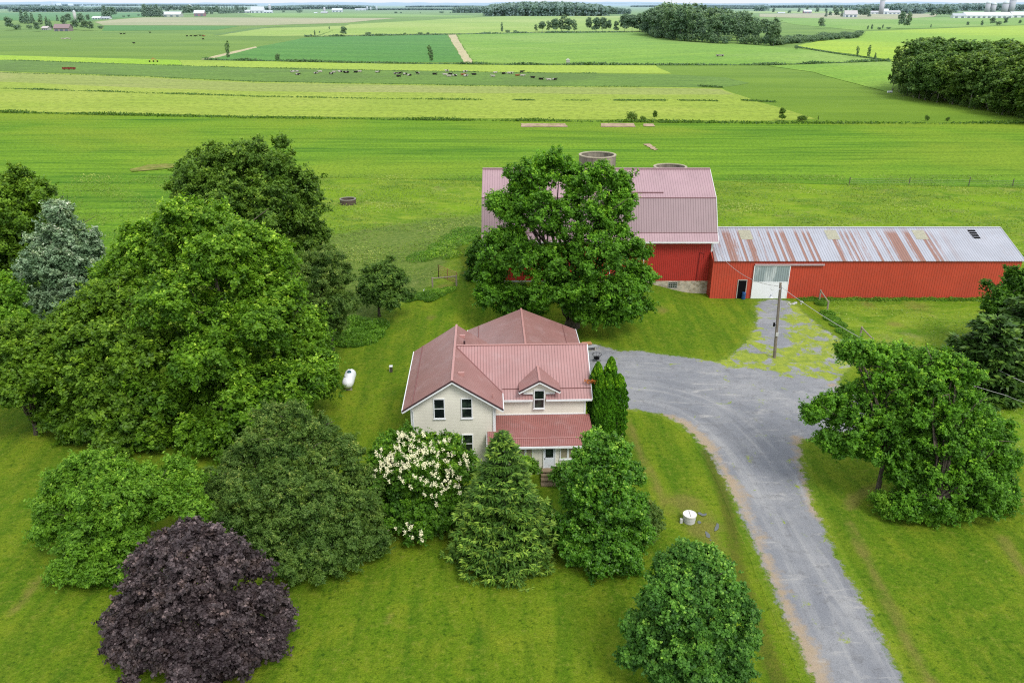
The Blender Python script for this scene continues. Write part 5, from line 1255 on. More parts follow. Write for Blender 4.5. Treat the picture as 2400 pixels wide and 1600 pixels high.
# hedgerow bushes at the hay field end
for i, (k, px, py, tp_, w, lab) in enumerate([('bush', 1480, 283, 260, 1.0, 'leafy bush at the hay field edge, biggest of the pair by the soil strips'), ('bush', 1508, 284, 271, 1.1, 'small low bush tucked behind the big hay field bush'), ('round', 1534, 281, 259, .8, 'little leaning tree by the soil strips'),
        ('round', 1831, 283, 252, .85, 'round dark bush on the hedge line beyond the shed'), ('bush', 1880, 285, 268, 1.2, 'low wide bush beside the round hedge bush'), ('tall', 1917, 283, 271, .6, 'tiny upright sapling beside the wide hedge bush'),
        ('bush', 2172, 284, 268, .5, 'small bush on the hedge line below the wood'), ('bush', 2220, 284, 273, .7, 'tiny twiggy bush on the hedge line below the wood')]):
    px_tree(k, px, py, tp_, lab, w)
for (k, px, py, tp_, w, lab) in [('tall', 536, 141, 96, .55, 'leaning loose tree at the corner of the bean field'), ('tall', 1010, 150, 106, .72, 'sparse vase shaped tree on the bean field edge'), ('bush', 651, 144, 124, .6, 'greyish bush with bare top on the bean field hedge'),
        ('tall', 738, 86, 71, .6, 'leaning half bare tree at the bean field top'), ('bush', 729, 86, 80, .7, 'low reddish bush beside the half bare tree'), ('bush', 749, 78, 72, .5, 'dark little bush beside the yellow path'), ('round', 772, 71, 62, .6, 'small pale tree above the yellow path'),
        ('round', 806, 86, 62, 1.0, 'dark round tree, largest on the top edge of the bean field'), ('bush', 863, 84, 74, 1.05, 'broad dark bush second from the round tree'), ('bush', 949, 82, 76, .8, 'small dark bush between the broad bush and long hedge'),
        ('bush', 985, 82, 75, 1.2, 'first bush of the long low hedge over the bean field'), ('bush', 1003, 82, 75, 1.2, 'second bush of the long low hedge over the bean field'), ('bush', 1135, 79, 74, .8, 'low bush at the field path head'),
        ('tall', 1176, 78, 53, .62, 'slim dark tree on the pale meadow edge'), ('bush', 1190, 78, 69, .95, 'hedge bush at the foot of the slim dark tree'), ('bush', 1207, 78, 70, .8, 'end bush of the hedge after the slim dark tree'),
        ('tall', 2008, 136, 108, .6, 'first of two thin saplings by the yellow field corner'), ('tall', 2034, 137, 106, .6, 'second thin sapling by the yellow field corner'), ('pine', 2050, 140, 123, .9, 'small dark conifer next to the thin saplings'),
        ('bush', 1866, 116, 105, .6, 'reddish grey bush at the scrub corner'),
        ('round', 1924, 67, 42, 1.0, 'rounded double tree standing in the far green field'), ('round', 2111, 68, 28, .72, 'tall twin tree in the middle of the far field hedge'), ('round', 2126, 68, 30, .6, 'slimmer twin beside the tall far hedge tree'),
        ('tall', 2033, 71, 60, .9, 'dark pointed tree at the far hedge start'), ('tall', 2043, 71, 57, .9, 'taller dark pointed tree at the far hedge start'), ('tall', 2068, 69, 58, .8, 'pale thin tree in the far hedge'),
        ('bush', 2060, 70, 63, 1.0, 'little bush in the far hedge beside the pale thin tree'), ('bush', 2082, 69, 63, 1.3, 'longer bush in the far hedge'), ('tall', 2181, 66, 57, .9, 'small lone tree between far hedge gaps'),
        ('round', 2267, 62, 51, 1.0, 'round tree first in the row before the white barns'), ('tall', 2300, 62, 48, 1.1, 'second tree in the row before the white barns'), ('round', 2325, 60, 41, 1.1, 'third and broadest tree in the row before the white barns'),
        ('bush', 2340, 60, 48, .9, 'bush in the row before the white barns'), ('round', 2356, 59, 41, .9, 'fourth tree in the row before the white barns'), ('round', 2390, 57, 47, 1.2, 'last tree in the row before the white barns')]:
    px_tree(k, px, py, tp_, lab, w)
# middle wood
fr = [G(1515, 80), G(1545, 88), G(1600, 96), G(1680, 101), G(1760, 104), G(1800, 106)]
for row in range(4):
    for k in range(17):
        q = along(fr, (k + random.uniform(-.2, .2)) / 16.5 if k else 0); f = k / 16
        y = q.y * (1 + row * .055) + random.uniform(-6, 6); x = q.x * (1 + row * .045) + row * 4 + random.uniform(-3, 3)
        hh = (20 + 6 * math.sin(math.pi * min(1, f * 1.1)) + random.uniform(-2, 2)) * (1 if f < .9 else .8)
        ftree(random.choice(['round', 'round', 'tall']), x, y, hh, 'leafy tree in the dark wood beyond the barn', 'trees of the middle wood', row == 0, 1.0, row > 0)
for k in range(22):
    q = along(fr, k / 21); ftree('bush', q.x + random.uniform(-3, 3), q.y - 5, random.uniform(6, 9), 'low tree fringe bush at the foot of the middle wood', 'bushes under the middle wood', False, 1.1, True)
for k in range(7):
    px_tree('round' if k % 2 else 'tall', 1256 + k * 15, 75.5, [57, 50, 49, 44, 35, 43, 46][k] - 0, 'tree in the short row before the pale meadow', 1.15, 'short row of field trees', False)
for k, (px, tp_, w) in enumerate([(1380, 40, .7), (1397, 41, 1.0), (1412, 41, 1.0), (1427, 46, .7), (1443, 49, .8), (1464, 33, 1.1), (1481, 34, 1.1), (1498, 31, 1.1), (1512, 29, 1.1)]):
    px_tree('round', px, 75.5, tp_, 'tree in the loose row running to the middle wood', w, 'loose row of field trees', False)
for k in range(95):
    f = random.random() ** .9; px = 1815 + 200 * f; py = 108 - 20 * f + random.uniform(-14, 0) * (1 - .5 * f)
    px_tree('bush', px, py, py - random.uniform(10, 17) * (1 - .3 * f), 'rounded bush in the scrub beyond the middle wood', 1.5, 'bushes of the scrub', True)
px_tree('round', 1812, 108, 55, 'tall tree closing the middle wood at the scrub', .9, None, False)
# hedge weeds
def hedge(pts, n, size, hgt, label):
    P = [G(*p) for p in pts]; c0 = P[0]; Q = []
    for _ in range(n):
        q = along(P, random.random()); s = .5 + .5 * math.sin(q.x * .11 + 3 * math.sin(q.x * .037)); 
        if random.random() > .25 + .75 * s: continue
        Q.append((q.x - c0.x + random.gauss(0, .5), q.y - c0.y + random.gauss(0, .9), q.z - c0.z + random.uniform(0, hgt) * (.35 + .65 * s)))
    Q = np.array(Q); m = len(Q); s = size * RNG.uniform(.5, 1.3, m)
    me = big_mesh('hedge_weeds', leaves(Q, unit(RNG.normal(size=(m, 3)) * .6 + np.array([0, -.3, .6])), s, s * .6), m); set_attr(me, 'tint', RNG.uniform(0, .6, m), 'FACE')
    tag(link('hedge_weeds', me, LM['weed'], None, c0), label, 'hedge', kind='stuff')
hedge([(-200,262),(0,264),(300,271),(600,277),(1200,284),(1800,290),(2400,290),(2600,291)], 11000, .7, .9, 'ragged dark grass hedge between the hay and corn fields')
hedge([(0,141),(430,155),(600,160),(900,166),(1200,171),(1400,173)], 3500, .8, .5, 'thin weed line above the cow pasture')
hedge([(480,141),(600,143.5),(900,149.5),(1200,153),(1500,153.5),(1800,153.5),(1950,149),(2085,144)], 8000, 1.3, 1.6, 'dark hedge line below the bean field')
hedge([(715,87),(900,84),(1050,82),(1250,78),(1500,76)], 3500, 1.8, 1.6, 'hedge line above the bean field')
hedge([(0,208),(300,217),(600,227),(900,232),(1135,235)], 3500, .7, .5, 'weedy furrow through the hay field')
hedge([(1205,235),(1248,235.5)], 400, .6, .35, 'short weedy furrow in the hay field, first dash')
hedge([(1320,235.5),(1380,236)], 600, .6, .35, 'short weedy furrow in the hay field, second dash')
hedge([(1440,236),(1560,236)], 900, .6, .35, 'short weedy furrow in the hay field, third dash')
hedge([(1590,236),(1680,237)], 700, .6, .35, 'short weedy furrow in the hay field, fourth dash')
hedge([(1740,236),(1815,240)], 500, .9, .6, 'weeds at the hay field corner')
hedge([(0,171),(300,179),(600,192),(1200,203),(1500,204)], 3000, .7, .4, 'thin weed line below the cow pasture')
hedge([(1640,203),(1690,206)], 350, .9, .8, 'brown weeds at the hay field tip')
hedge([(1870,112),(1960,127),(2050,139),(2085,146)], 2200, 1.0, 1.0, 'grassy ditch beside the yellow field')

# ------------------------------------------------------------------ cows
t = NT('cow_hide'); o = t.obj(); r = t.rnd(); ad = t.n('CombineXYZ'); t.l(t.math('MULTIPLY', r, 37.0), ad.inputs[0]); t.l(t.math('MULTIPLY', r, 11.0), ad.inputs[1])
va = t.n('VectorMath'); va.operation = 'ADD'; t.l(o, va.inputs[0]); t.l(ad.outputs[0], va.inputs[1])
f = t.noise(va.outputs[0], .9, 1.5, .4)
thr = t.math('ADD', .38, t.math('MULTIPLY', t.math('FRACT', t.math('MULTIPLY', r, 5.7)), .2))
sp = t.rng(t.math('SUBTRACT', f, thr), -.01, .01)
M_COW = t.done(t.pr(t.mix(sp, (.42, .40, .37), (.015, .013, .012)), .7, .2)); M_COWD = simple('black_hide', (.014, .012, .012), .7, .2); M_COWB = simple('brown_hide', (.22, .09, .04), .7, .2)
def cow_mesh(lying=False):
    mb = MB(); z = .95 if not lying else .55
    mb.tube([(-1.0, 0, z - .02), (-.95, 0, z + .02), (-.6, 0, z + .03), (-.1, 0, z - .04), (.4, 0, z - .02), (.75, 0, z + .03), (.95, 0, z + .13), (1.2, 0, z + .32), (1.32, 0, z + .36), (1.5, 0, z + .24), (1.66, 0, z + .14)],
            [.1, .27, .35, .40, .38, .34, .24, .16, .14, .12, .07], 12, sy=.82)
    for x, s, fr in ((-.75, 1, 0), (-.75, -1, 0), (.6, 1, 1), (.6, -1, 1)):
        if not lying:
            kx = x + (.10 if fr else -.02)
            mb.tube([(x, .16 * s, z - .1), (x + (.02 if fr else .1), .19 * s, z - .42), (x + (.03 if fr else -.06), .19 * s, z - .62), (x + .02, .19 * s, .04), (x + .06, .19 * s, 0)], [.17, .095, .06, .045, .06], 7)
        else:
            mb.tube([(x, .22 * s, z - .2), (x + .2, .42 * s, .22), (x + .55, .40 * s, .09), (x + .35, .46 * s, .06)], [.17, .10, .06, .05], 7)
    for s in (-1, 1): mb.tube([(1.3, .1 * s, z + .42), (1.27, .28 * s, z + .42)], [.05, .03], 6)
    mb.tube([(-1.0, 0, z + .16), (-1.12, 0, z - .1), (-1.12, 0, z - .5)], [.04, .025, .05], 5)
    me = mb.mesh('cow'); me.polygons.foreach_set('use_smooth', [True] * len(me.polygons)); return me
CS, CL = cow_mesh(), cow_mesh(True)
cowpx = [(335,665,0),(380,672,1),(384,690,0),(550,678,0),(590,664,2),(690,682,0),(715,668,2),(775,664,0),(820,669,0),(838,670,0),(918,668,0),(955,663,2),(1115,668,0),(1285,682,0),(1320,677,3),(1370,686,0),(1310,706,3),(1410,697,0),(1487,686,1),(1640,686,3),(1755,664,1),(1740,691,2),(1785,686,0),(1775,705,2),(1828,700,0),(1920,672,1),(1900,692,4),(1925,702,0),(2005,689,3),(2195,674,2),(2178,706,2),(2275,681,0),(2325,677,0),(2342,677,0)]
cows = [(600 + x / 3.92, y / 3.92, k) for x, y, k in cowpx] + [(1200 + x / 3.92, y / 3.92, k) for x, y, k in [(90, 672, 1), (48, 698, 4), (95, 701, 2), (193, 717, 0), (265, 732, 3), (340, 738, 2), (390, 736, 0)]] + \
       [(x / 3.92, y / 3.92, k) for x, y, k in [(1720, 336, 3), (1755, 335, 3), (1790, 335, 3), (1805, 334, 3), (1838, 332, 3), (1862, 333, 3), (1872, 334, 4), (1868, 365, 3), (1113, 316, 3), (1142, 316, 3), (1380, 304, 3), (1232, 403, 3), (575, 358, 2), (600, 360, 2), (615, 355, 2), (640, 360, 2)]]
KIND = {0: ('black and white cow lying in the cow pasture', 'lying spotted cows'), 1: ('black and white cow standing in the cow pasture', 'standing spotted cows'), 2: ('mostly white cow resting in the pasture', 'white cows'), 3: ('dark cow in the pasture', 'dark cows'), 4: ('brown cow among the spotted ones', 'brown cows')}
for x, y, k in cows:
    g_ = G(x, y + 1); far_ = g_.y > 550
    o = bpy.data.objects.new('cow', CS if (k == 1 or (far_ and k == 3)) else CL); COL.objects.link(o); s = 1.05
    o.location = g_ + Vector((0, 0, .06)); o.scale = (s, s, s); o.rotation_euler = (0, 0, random.choice([0, math.pi]) + random.uniform(-.7, .7))
    m_ = {0: M_COW, 1: M_COW, 2: simple('pale_hide', (.38, .36, .31), .7, .2, var=.15) if 'pale_hide' not in bpy.data.materials else bpy.data.materials['pale_hide'], 3: M_COWD, 4: M_COWB}[k]
    if not o.data.materials: o.data.materials.append(None)
    o.material_slots[0].link = 'OBJECT'; o.material_slots[0].material = m_
    tag(o, KIND[k][0], 'cow', KIND[k][1])

# ------------------------------------------------------------------ pasture implements
g_ = G(162, 164); fw = thing('feed_wagon', g_, 'long low red feed bunk standing in the pasture', 'feeder', .05); M_RW = simple('faded_red_metal', (.20, .03, .03), .7, .2)
mb = MB(); mb.box(-3.3, 3.3, -.6, .6, .45, .55); mb.box(-3.3, 3.3, -.62, -.56, .55, 1.1); mb.box(-3.3, 3.3, .56, .62, .55, 1.1); mb.box(-3.36, -3.3, -.6, .6, .45, 1.1); mb.box(3.3, 3.36, -.6, .6, .45, 1.1)
for k in range(9): mb.box(-3.2 + k * .8, -3.12 + k * .8, -.6, .6, 1.1, 1.35)
mb.build('trough', M_RW, fw)
for x in (-2.6, 0, 2.6): MB().box(x - .08, x + .08, -.5, .5, 0, .445).build('leg', M_RW, fw)
g_ = G(360, 146); hr = thing('hay_tedder', g_, 'small orange hay tedder parked on the lime green strip', 'farm implement')
M_OR = simple('orange_paint', (.45, .16, .06)); mb = MB(); mb.bar((-2.4, 0, .6), (0, 0, 2.4), .2, .2); mb.bar((2.4, 0, .6), (0, 0, 2.4), .2, .2); mb.bar((0, 0, 2.4), (0, -1.2, .6), .15, .15); mb.build('frame', M_OR, hr)
for x in (-2.4, 0, 2.4): MB().tube([(x, -.1, .5), (x, .1, .5)], .5, 12).build('wheel', M_COWD, hr)
g_ = G(1331, 153); hb = thing('hunting_blind', g_, 'small pale roofed hunting blind on the hedge line', 'hunting blind')
for x in (-.8, .8): MB().box(x - .08, x + .08, -.6, .6, 0, 1.4).build('leg', M_POST, hb)
MB().box(-1, 1, -.8, .8, 1.42, 2.9).build('wall', simple('pale_blind_wall', (.36, .36, .32), haze=True), hb); MB().prism([(-1.25, 2.91), (1.25, 2.91), (0, 3.6)], 'y', -1, 1).build('roof', simple('pale_blind_roof', (.6, .6, .58)), hb)
g_ = G(1687, 133); hl = thing('feed_cart', g_, 'small grey implement resting on the meadow slope', 'farm implement')
MB().box(-2.5, 2.5, -.8, .8, .5, 1.3).build('bed', simple('grey_cart', (.25, .24, .2)), hl)
for x in (-1.6, 1.6): MB().tube([(x, -.95, .45), (x, -.75, .45)], .45, 12).build('wheel', M_COWD, hl)

# ------------------------------------------------------------------ far farms
FM = {}
def fm(name, col):
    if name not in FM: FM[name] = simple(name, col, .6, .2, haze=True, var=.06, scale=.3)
    return FM[name]
WH = ('far_white', (.72, .73, .74)); RD = ('far_red', (.30, .04, .04)); GY = ('far_grey', (.42, .42, .43)); BR = ('far_brown_roof', (.24, .12, .10)); TN = ('far_tan', (.45, .42, .36)); DK = ('far_dark_opening', (.05, .05, .06))
def fbarn(px0, px1, yb, yt, wall, roof, label, cat='barn', eave=.55, rz=0.0, name='far_barn', depth=None, openings=3):
    a, b = G(px0, yb), G(px1, yb); w = (b - a).length; c = (a + b) / 2; hh = at((px0 + px1) / 2, yt, c.y).z - c.z
    d = depth or max(9, min(w * .45, 22)); o = thing(name, c, label, cat, rz); he = hh * eave; d2 = d / 2
    MB().prism([(0, 0), (d, 0), (d, he), (d2, hh - .15), (0, he)], 'x', -w / 2, w / 2).build('wall', fm(*wall), o)
    mb = MB()
    for s_ in (0, 1):
        y0, y1 = (-.5, d2) if s_ == 0 else (d2, d + .5)
        mb.slab([(-w/2 - .5, y0), (w/2 + .5, y0), (w/2 + .5, y1), (-w/2 - .5, y1)], lambda x, y: hh - (hh - he) * abs(y - d2) / d2 + .05, .2)
    mb.build('roof', fm(*roof), o)
    for k in range(openings):
        x = -w / 2 + w * (k + .5) / openings; ww = min(2.0, w / openings * .3)
        MB().box(x - ww, x + ww, -.12, -.02, .1, he * .62).build('door', fm(*DK), o)
    return o
def fsilo(px, yb, yt, wpx, col, label, dome=True):
    g_ = G(px, yb); r = wpx * zc(g_.y, g_.z) / F / 2; zt = at(px, yt, g_.y).z - g_.z; o = thing('far_silo', g_, label, 'silo'); dh = r * .9 if dome else .3
    MB().tube([(0, 0, 0), (0, 0, zt - dh)], r, 20).build('wall', fm(*col), o, smooth=True)
    MB().tube([(0, 0, zt - dh + .02), (0, 0, zt - dh * .5), (0, 0, zt - dh * .12), (0, 0, zt)], [r * 1.03, r * .86, r * .4, .1], 20).build('dome', fm(*WH) if dome else fm(*GY), o, smooth=True)
    return o
fbarn(127, 162, 74, 57, ('far_brick', (.26, .17, .15)), BR, 'old barn with reddish brown roof among trees', eave=.5)
fbarn(98, 111, 71, 62, TN, ('far_pink_roof', (.5, .42, .38)), 'small tan house behind the brown roofed barn', 'house', name='far_house')
fsilo(178, 52, 25, 7, TN, 'tan silo behind the tree clump of the old barn')
fbarn(216, 235, 46, 39, WH, WH, 'low white shed beyond the tan silo', 'shed', name='far_shed')
fbarn(238, 256, 46, 39.5, WH, GY, 'low white shed with grey roof beyond the tan silo', 'shed', name='far_shed')
fbarn(381, 423, 40, 28, TN, WH, 'long pale barn with white roof by dark pines', eave=.5)
fsilo(447, 30, 11, 9, GY, 'white domed silo next to the red barn', True)
fbarn(455, 479, 39, 24.5, RD, WH, 'red barn with white roof by the domed silo', eave=.55, openings=2)
fbarn(558, 586, 31, 23.5, TN, WH, 'low white barn beside the tall white one', eave=.5)
fbarn(588, 618, 31, 16, WH, ('far_pale_roof', (.62, .6, .6)), 'tall white barn far off', eave=.4)
fbarn(618, 638, 31, 25, WH, WH, 'low white lean-to joined to the tall white barn', 'shed', name='far_shed')
fsilo(633, 27, 10, 6, ('far_rose_silo', (.42, .36, .36)), 'rose tinted silo beside the tall white barn')
fsilo(761, 31, 17.5, 5, ('far_rose_silo', (.42, .36, .36)), 'small rose tinted silo with white cap')
fbarn(736, 743, 32, 29.5, WH, WH, 'tiny white shed near the small rose silo', 'shed', name='far_shed')
fbarn(752, 767, 32, 28, RD, WH, 'tiny red barn at the foot of the small rose silo')
fbarn(778, 802, 29, 20, WH, WH, 'distant white barn beyond the small rose silo')
fbarn(832, 858, 25, 20.5, WH, WH, 'distant long white barn against the blue woods')
for i, (px, yt) in enumerate(((861, 15), (869, 17), (883, 14.5))): fsilo(px, 25, yt, 4, GY, ['first', 'second', 'third'][i] + ' grey silo of the cluster against the blue woods')
for i, (x0, x1, yb, yt) in enumerate(((95, 118, 16, 11.5), (120, 128, 16, 9), (133, 144, 18, 7.5), (160, 172, 17, 9), (186, 214, 14.5, 11), (216, 236, 14.5, 11))):
    fbarn(x0, x1, yb, yt, WH, WH, ['far white shed, first of the hazy farm', 'far white barn, second of the hazy farm', 'far domed white barn of the hazy farm', 'far pale barn closing the hazy farm', 'long hazy white barn beyond the dark pines', 'second long hazy white barn beyond the pines'][i], openings=1)
fsilo(124, 18, 3, 5, GY, 'far hazy grey silo on the skyline')
fbarn(1389, 1399, 37, 30.5, WH, GY, 'white house beside the brick red farmhouse', 'house', name='far_house', openings=1)
fbarn(1399, 1410, 38, 26, ('far_brick', (.26, .17, .15)), ('far_pink_roof', (.5, .42, .38)), 'brick red farmhouse before the wooded hill', 'house', name='far_house', openings=2)
for i, x in enumerate((1340, 1360, 1377)): 
    g_ = G(x, 37.5); c_ = thing('far_car', g_, ['white', 'pale', 'silver'][i] + ' vehicle parked near the brick red farmhouse', 'vehicle', .2)
    MB().prism([(-2.3, .35), (2.3, .35), (2.3, .9), (1.3, 1.0), (.8, 1.5), (-1.3, 1.5), (-1.8, 1.0), (-2.3, .95)], 'y', -.9, .9).build('body', fm(*WH), c_)
    for xx in (-1.4, 1.4): MB().tube([(xx, -.92, .35), (xx, .92, .35)], .34, 10).build('wheel', fm(*DK), c_)
fbarn(1884, 1902, 32, 23.5, RD, WH, 'small red barn with white roof on the tan field', openings=2)
fbarn(1824, 1840, 32, 29, WH, WH, 'tiny white shed near the small red barn', 'shed', name='far_shed', openings=1)
fbarn(1980, 2009, 41, 25, WH, ('far_pink_roof', (.5, .45, .43)), 'white farmhouse with pale roof among dark trees', 'house', name='far_house', eave=.5)
fbarn(2040, 2060, 33, 26, WH, ('far_pink_roof', (.5, .45, .43)), 'white barn on one side of the leaning silo', openings=2)
fbarn(2070, 2082, 34, 21, WH, WH, 'tall white barn beside the leaning silo', openings=1)
fbarn(2082, 2110, 34, 25, WH, ('far_pink_roof', (.5, .45, .43)), 'long white barn at the leaning silo farm')
fsilo(2064, 34, -3, 11, ('far_rose_silo', (.42, .36, .36)), 'tall rose grey silo rising over white barns')
fbarn(2234, 2263, 43, 32, WH, GY, 'small white barn at the end of the long dairy barn', openings=2)
fbarn(2264, 2372, 43, 29, WH, WH, 'very long white dairy barn below four silos', eave=.45, openings=9)
fbarn(2372, 2420, 42, 28, WH, WH, 'second white dairy barn beside the very long one', eave=.5)
for i, (px, yt, w) in enumerate(((2312, 3, 11), (2326, 6, 11), (2353, 2, 14), (2368, -6, 14))):
    fsilo(px, 32, yt, w, ('far_rose_silo', (.42, .36, .36)), ['first grey silo behind the dairy barn', 'second and shorter grey silo behind the dairy barn', 'stout grey silo behind the dairy barn', 'tallest grey silo behind the dairy barn'][i])
# far farm trees
ft = [('round', 24, 72, 40, 1.0), ('bush', 42, 70, 56, 1.2), ('pine', 53, 55, 23, 1.0), ('pine', 66, 56, 26, 1.3), ('pine', 78, 55, 30, 1.0), ('bush', 70, 69, 57, .8), ('round', 88, 75, 51, 1.0), ('tall', 98, 62, 34, 1.0), ('pine', 112, 64, 38, 1.0), ('pine', 120, 68, 45, 1.0),
      ('pine', 135, 50, 35, 1.0), ('round', 150, 56, 37, 1.0), ('round', 162, 54, 32, 1.1), ('round', 150, 60, 44, 1.2), ('round', 178, 70, 46, 1.2), ('round', 193, 60, 32, 1.1), ('round', 200, 72, 47, 1.2), ('round', 215, 72, 50, 1.0), ('round', 208, 52, 34, .9), ('bush', 236, 68, 59, 1.2),
      ('pine', 246, 44, 13, 1.2), ('pine', 256, 44, 16, 1.0), ('round', 267, 42, 16, 1.0), ('bush', 290, 41, 36, 1.0), ('bush', 302, 40, 34, 1.0), ('bush', 325, 38, 33, 1.0)]
for k, x, y, tp_, w in ft: px_tree(k, x, y, tp_, 'tree around the old brown roofed farm', w, 'trees around the old farm', True)
for i in range(9): px_tree('pine', 338 + i * 5.2, 40, [10, 9, 12, 14, 11, 13, 10, 15, 14][i], 'dark pine in the windbreak by the pale barn', 1.0, 'pines of the windbreak', True)
for i in range(32):
    x = 385 + i * 6.2; px_tree(random.choice(['round', 'pine', 'round']), x, 27 + 9 * (1 if x > 430 else 0) * (1 - (x - 430) / 260 if x > 430 else 1), 11 + random.uniform(0, 5) + max(0, x - 480) * .03, 'tree of the long belt behind the domed silo farm', 1.1, 'tree belt behind the silo farm', True)
for i, (x, y, tp_, w) in enumerate([(665, 30, 23, 1), (702, 31, 22, 1.2), (928, 32, 27, 1.4), (940, 32, 28, 1), (985, 32, 29, 1), (1035, 32, 26, 1.4), (1056, 32, 28, 1), (1094, 32, 27, 1.2)]):
    px_tree('bush', x, y, tp_, 'low bush on the far green field edge', w, 'bushes on the far field edge', True)
for i in range(8): px_tree('round', 1412 + i * 4.2, 38, 14 + 1.5 * abs(i - 3), 'tree standing behind the brick red farmhouse', 1.0, 'trees by the red farmhouse', True)
for x, tp_, w, k in [(1812, 19, 1, 'round'), (1850, 23, 1, 'bush'), (1872, 18, .8, 'round'), (1891, 15, .8, 'round'), (1915, 17, 1.1, 'round'), (1935, 20, 1, 'round'), (1937, 25, 1, 'round'), (1955, 14, .9, 'round'), (1970, 13, 1, 'round'), (1982, 17, .9, 'round')]:
    px_tree(k, x, 31.5, tp_, 'tree behind the tan field farms', w, 'trees behind the tan field', True)
for x, tp_, w, k in [(1936, 25, 1, 'pine'), (1945, 27, 1, 'round'), (1960, 20, 1.2, 'round'), (1972, 26, 1, 'pine'), (2001, 22, .8, 'pine'), (2015, 20, 1.2, 'round'), (2028, 19, 1.2, 'round'), (2036, 20, .9, 'pine'), (2185, 24, 1.2, 'round'), (2198, 20, 1.2, 'round'), (2212, 13, 1.2, 'round'), (2225, 22, 1.2, 'round')]:
    px_tree(k, x, 40, tp_, 'dark tree around the white farmhouse and dairy', w, 'dark farmstead trees', True)
# far woods: nobody could count them
def woods(px0, px1, yb, yt, rows, label, size=1.0, name='distant_woods'):
    a, b = G(px0, yb), G(px1, yb); zt = at((px0 + px1) / 2, yt, a.y).z; hh = zt - a.z; w = abs(b.x - a.x); P = []; Nn = []; tint = []
    rad = max(4.0, hh * .33); n = int(w / rad / 1.1 * rows)
    for _ in range(max(n, 6)):
        x = random.uniform(0, w); y = random.uniform(0, rad * 3 * rows); f = x / w; env = .62 + .38 * math.sin(math.pi * min(1, max(0, f * .96 + .02))) ** .5 + random.uniform(-.1, .08)
        m = 130; d = unit(RNG.normal(size=(m, 3))); d[:, 2] = np.abs(d[:, 2]) * 1.0 - .25; hz = hh * env
        c = np.array([x, y, hz * .62]); q = c + d * np.array([rad * 1.1, rad * 1.1, hz * .42]) * RNG.uniform(.75, 1.05, (m, 1))
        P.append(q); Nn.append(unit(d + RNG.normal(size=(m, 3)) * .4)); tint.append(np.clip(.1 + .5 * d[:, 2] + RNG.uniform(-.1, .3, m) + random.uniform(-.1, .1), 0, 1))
        if _ % 1 == 0:
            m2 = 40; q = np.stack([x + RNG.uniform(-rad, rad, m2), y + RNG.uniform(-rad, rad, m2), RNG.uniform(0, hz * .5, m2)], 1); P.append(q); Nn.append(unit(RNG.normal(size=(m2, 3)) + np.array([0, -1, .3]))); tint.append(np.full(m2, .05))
    P = np.vstack(P); Nn = np.vstack(Nn); m = len(P); s = rad * .55 * RNG.uniform(.6, 1.2, m)
    P[:, 2] += hfar(P[:, 1] + a.y) - a.z
    me = big_mesh(name, leaves(P, Nn, s, s * .8), m); set_attr(me, 'tint', np.hstack(tint), 'FACE')
    return tag(link(name, me, LM['wood'], None, a), label, 'woods', kind='stuff')
woods(1135, 1420, 38.5, 4, 7, 'dark wooded hill beyond the pale meadow')
woods(1410, 1478, 34, 18, 3, 'lower end of the wooded hill')
woods(1062, 1150, 31, 14, 4, 'hazy wood before the hill')
woods(20, 178, 28.5, 13, 4, 'hazy blue wood beyond the old farm')
woods(178, 340, 28.5, 16, 4, 'hazy blue wood strip beyond the pines')
woods(-100, 30, 22, 11, 4, 'hazy blue wood at the skyline edge')
woods(600, 700, 25, 14, 4, 'hazy belt behind the rose silo')
woods(640, 870, 22.5, 11.5, 5, 'broad hazy wood across the far plain')
woods(850, 1080, 24.5, 19, 4, 'low hazy wood strip across the plain')
woods(950, 1150, 18, 13, 3, 'hazy blue belt farther across the plain')
woods(1560, 1800, 22, 16, 4, 'low hazy wood beyond the middle wood')
woods(1480, 1800, 17, 12, 4, 'farther blue wood beyond the middle wood')
woods(1770, 1802, 27, 12, 3, 'dark clump on the far plain')
woods(1800, 2060, 19, 11.5, 4, 'blue wood behind the tan field')
woods(2025, 2240, 30, 8.5, 5, 'dark blue wood behind the white barns')
woods(2200, 2450, 26, 8, 5, 'blue wood behind the dairy silos')
woods(2130, 2180, 33, 17, 3, 'darker clump between the barns and dairy')
woods(0, 600, 14.5, 10, 3, 'faint blue wood line on the plain')
woods(1100, 1800, 12, 9.2, 3, 'faint blue wood line farther on the plain')
# hills at the skyline
def hills(Y, amp, seed, base_px, x0=-1.0, x1=1.0):
    r = random.Random(seed); ph = [r.uniform(0, 6.28) for _ in range(8)]; z0 = at(1200, base_px, Y).z; W_ = Y * 1.1; n = 260; vs = []; fs = []
    for i in range(n + 1):
        x = -W_ + 2 * W_ * i / n; u = x / Y * 9
        z = z0 + amp * (.5 * math.sin(u + ph[0]) + .3 * math.sin(2.3 * u + ph[1]) + .2 * math.sin(5.1 * u + ph[2])) + amp * .12 * math.sin(23 * u + ph[3]) + amp * .1 * r.uniform(-1, 1)
        z = max(z, 14)
        vs += [(x, Y - Y * .1, 11.0), (x, Y, z), (x, Y + Y * .2, 10.0)]
    for i in range(n):
        for j in range(2): a = i * 3 + j; fs.append((a, a + 3, a + 4, a + 1))
    me = bpy.data.meshes.new('hills'); me.from_pydata(vs, [], fs); me.update(); me.polygons.foreach_set('use_smooth', [True] * len(me.polygons))
    return tag(link('hills', me, M_HILL), kind='structure')
t = NT('hazy_hill'); p = t.pos(); f = t.noise(t.map(p, (1, .3, 3)), .006, 6, .65)
M_HILL = t.done(t.pr(t.haze(t.mix(t.rng(f, .4, .6), (.03, .08, .03), (.14, .2, .08)), 1.0), 1, 0))
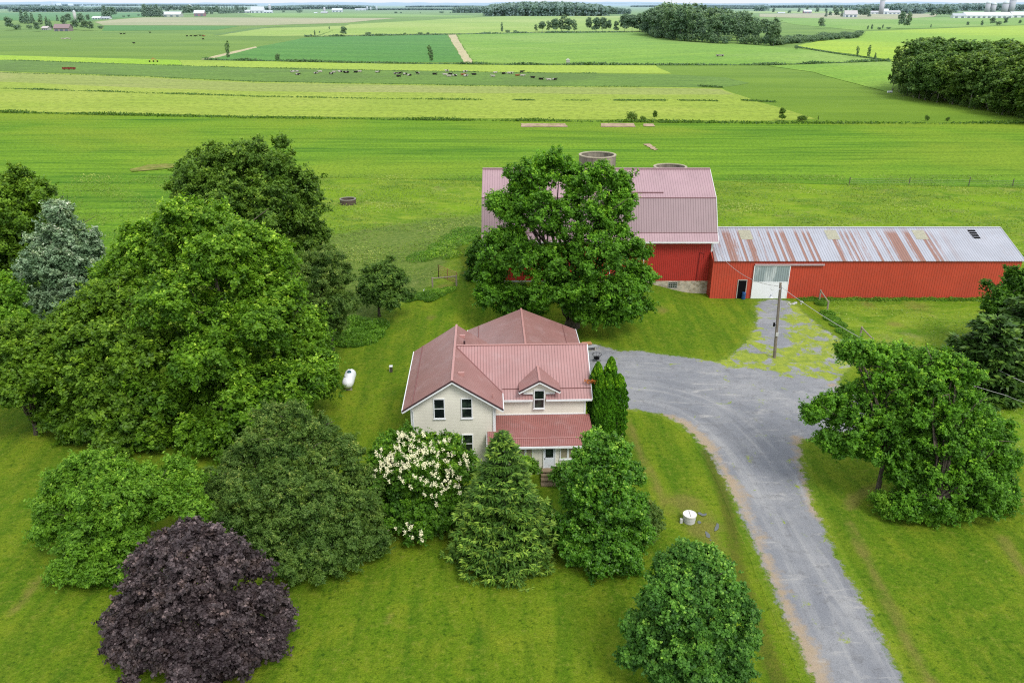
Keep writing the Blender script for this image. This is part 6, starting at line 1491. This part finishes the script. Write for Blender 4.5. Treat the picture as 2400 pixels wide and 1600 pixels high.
hills(9000, 10, 3, 10.5); hills(15000, 26, 5, 8.5); hills(24000, 45, 8, 7.2)
SKY, SUN, CLOUD = .12, 2.45, 14.5
# ------------------------------------------------------------------ light
SUN_EL, SUN_AZ = math.radians(52), math.radians(145)     # azimuth clockwise from +Y
w = bpy.data.worlds.new("World"); sc.world = w; w.use_nodes = True
nt = w.node_tree; bg = nt.nodes['Background']; sky = nt.nodes.new('ShaderNodeTexSky'); sky.sky_type = 'NISHITA'; sky.sun_disc = False
sky.sun_elevation = SUN_EL; sky.sun_rotation = SUN_AZ; sky.altitude = 300; sky.air_density = 1.0; sky.dust_density = 3.0; sky.ozone_density = 1.0
hs = nt.nodes.new('ShaderNodeHueSaturation'); hs.inputs['Saturation'].default_value = .45; hs.inputs['Value'].default_value = 1.0
nt.links.new(sky.outputs[0], hs.inputs['Color']); mxw = nt.nodes.new('ShaderNodeMix'); mxw.data_type = 'RGBA'; mxw.inputs[0].default_value = .5; mxw.inputs[7].default_value = (CLOUD * .95, CLOUD, CLOUD * 1.06, 1)
nt.links.new(hs.outputs[0], mxw.inputs[6]); nt.links.new(mxw.outputs[2], bg.inputs['Color']); bg.inputs['Strength'].default_value = SKY
sl = bpy.data.lights.new('sun', 'SUN'); sl.energy = SUN; sl.angle = math.radians(22); sl.color = (1.0, .955, .88)
so = bpy.data.objects.new('sun', sl); COL.objects.link(so)
d = Vector((math.sin(SUN_AZ) * math.cos(SUN_EL), math.cos(SUN_AZ) * math.cos(SUN_EL), math.sin(SUN_EL)))
so.rotation_euler = d.to_track_quat('Z', 'Y').to_euler()
sc.view_settings.view_transform = 'Standard'; sc.view_settings.look = 'None'; sc.view_settings.exposure = 0; sc.view_settings.gamma = 1
sc.cycles.max_bounces = 6; sc.cycles.diffuse_bounces = 3; sc.cycles.glossy_bounces = 2; sc.cycles.transmission_bounces = 3; sc.cycles.transparent_max_bounces = 4
sc.cycles.use_denoising = False; sc.cycles.filter_width = 1.15; sc.cycles.sample_clamp_indirect = 4
sc.render.use_persistent_data = False
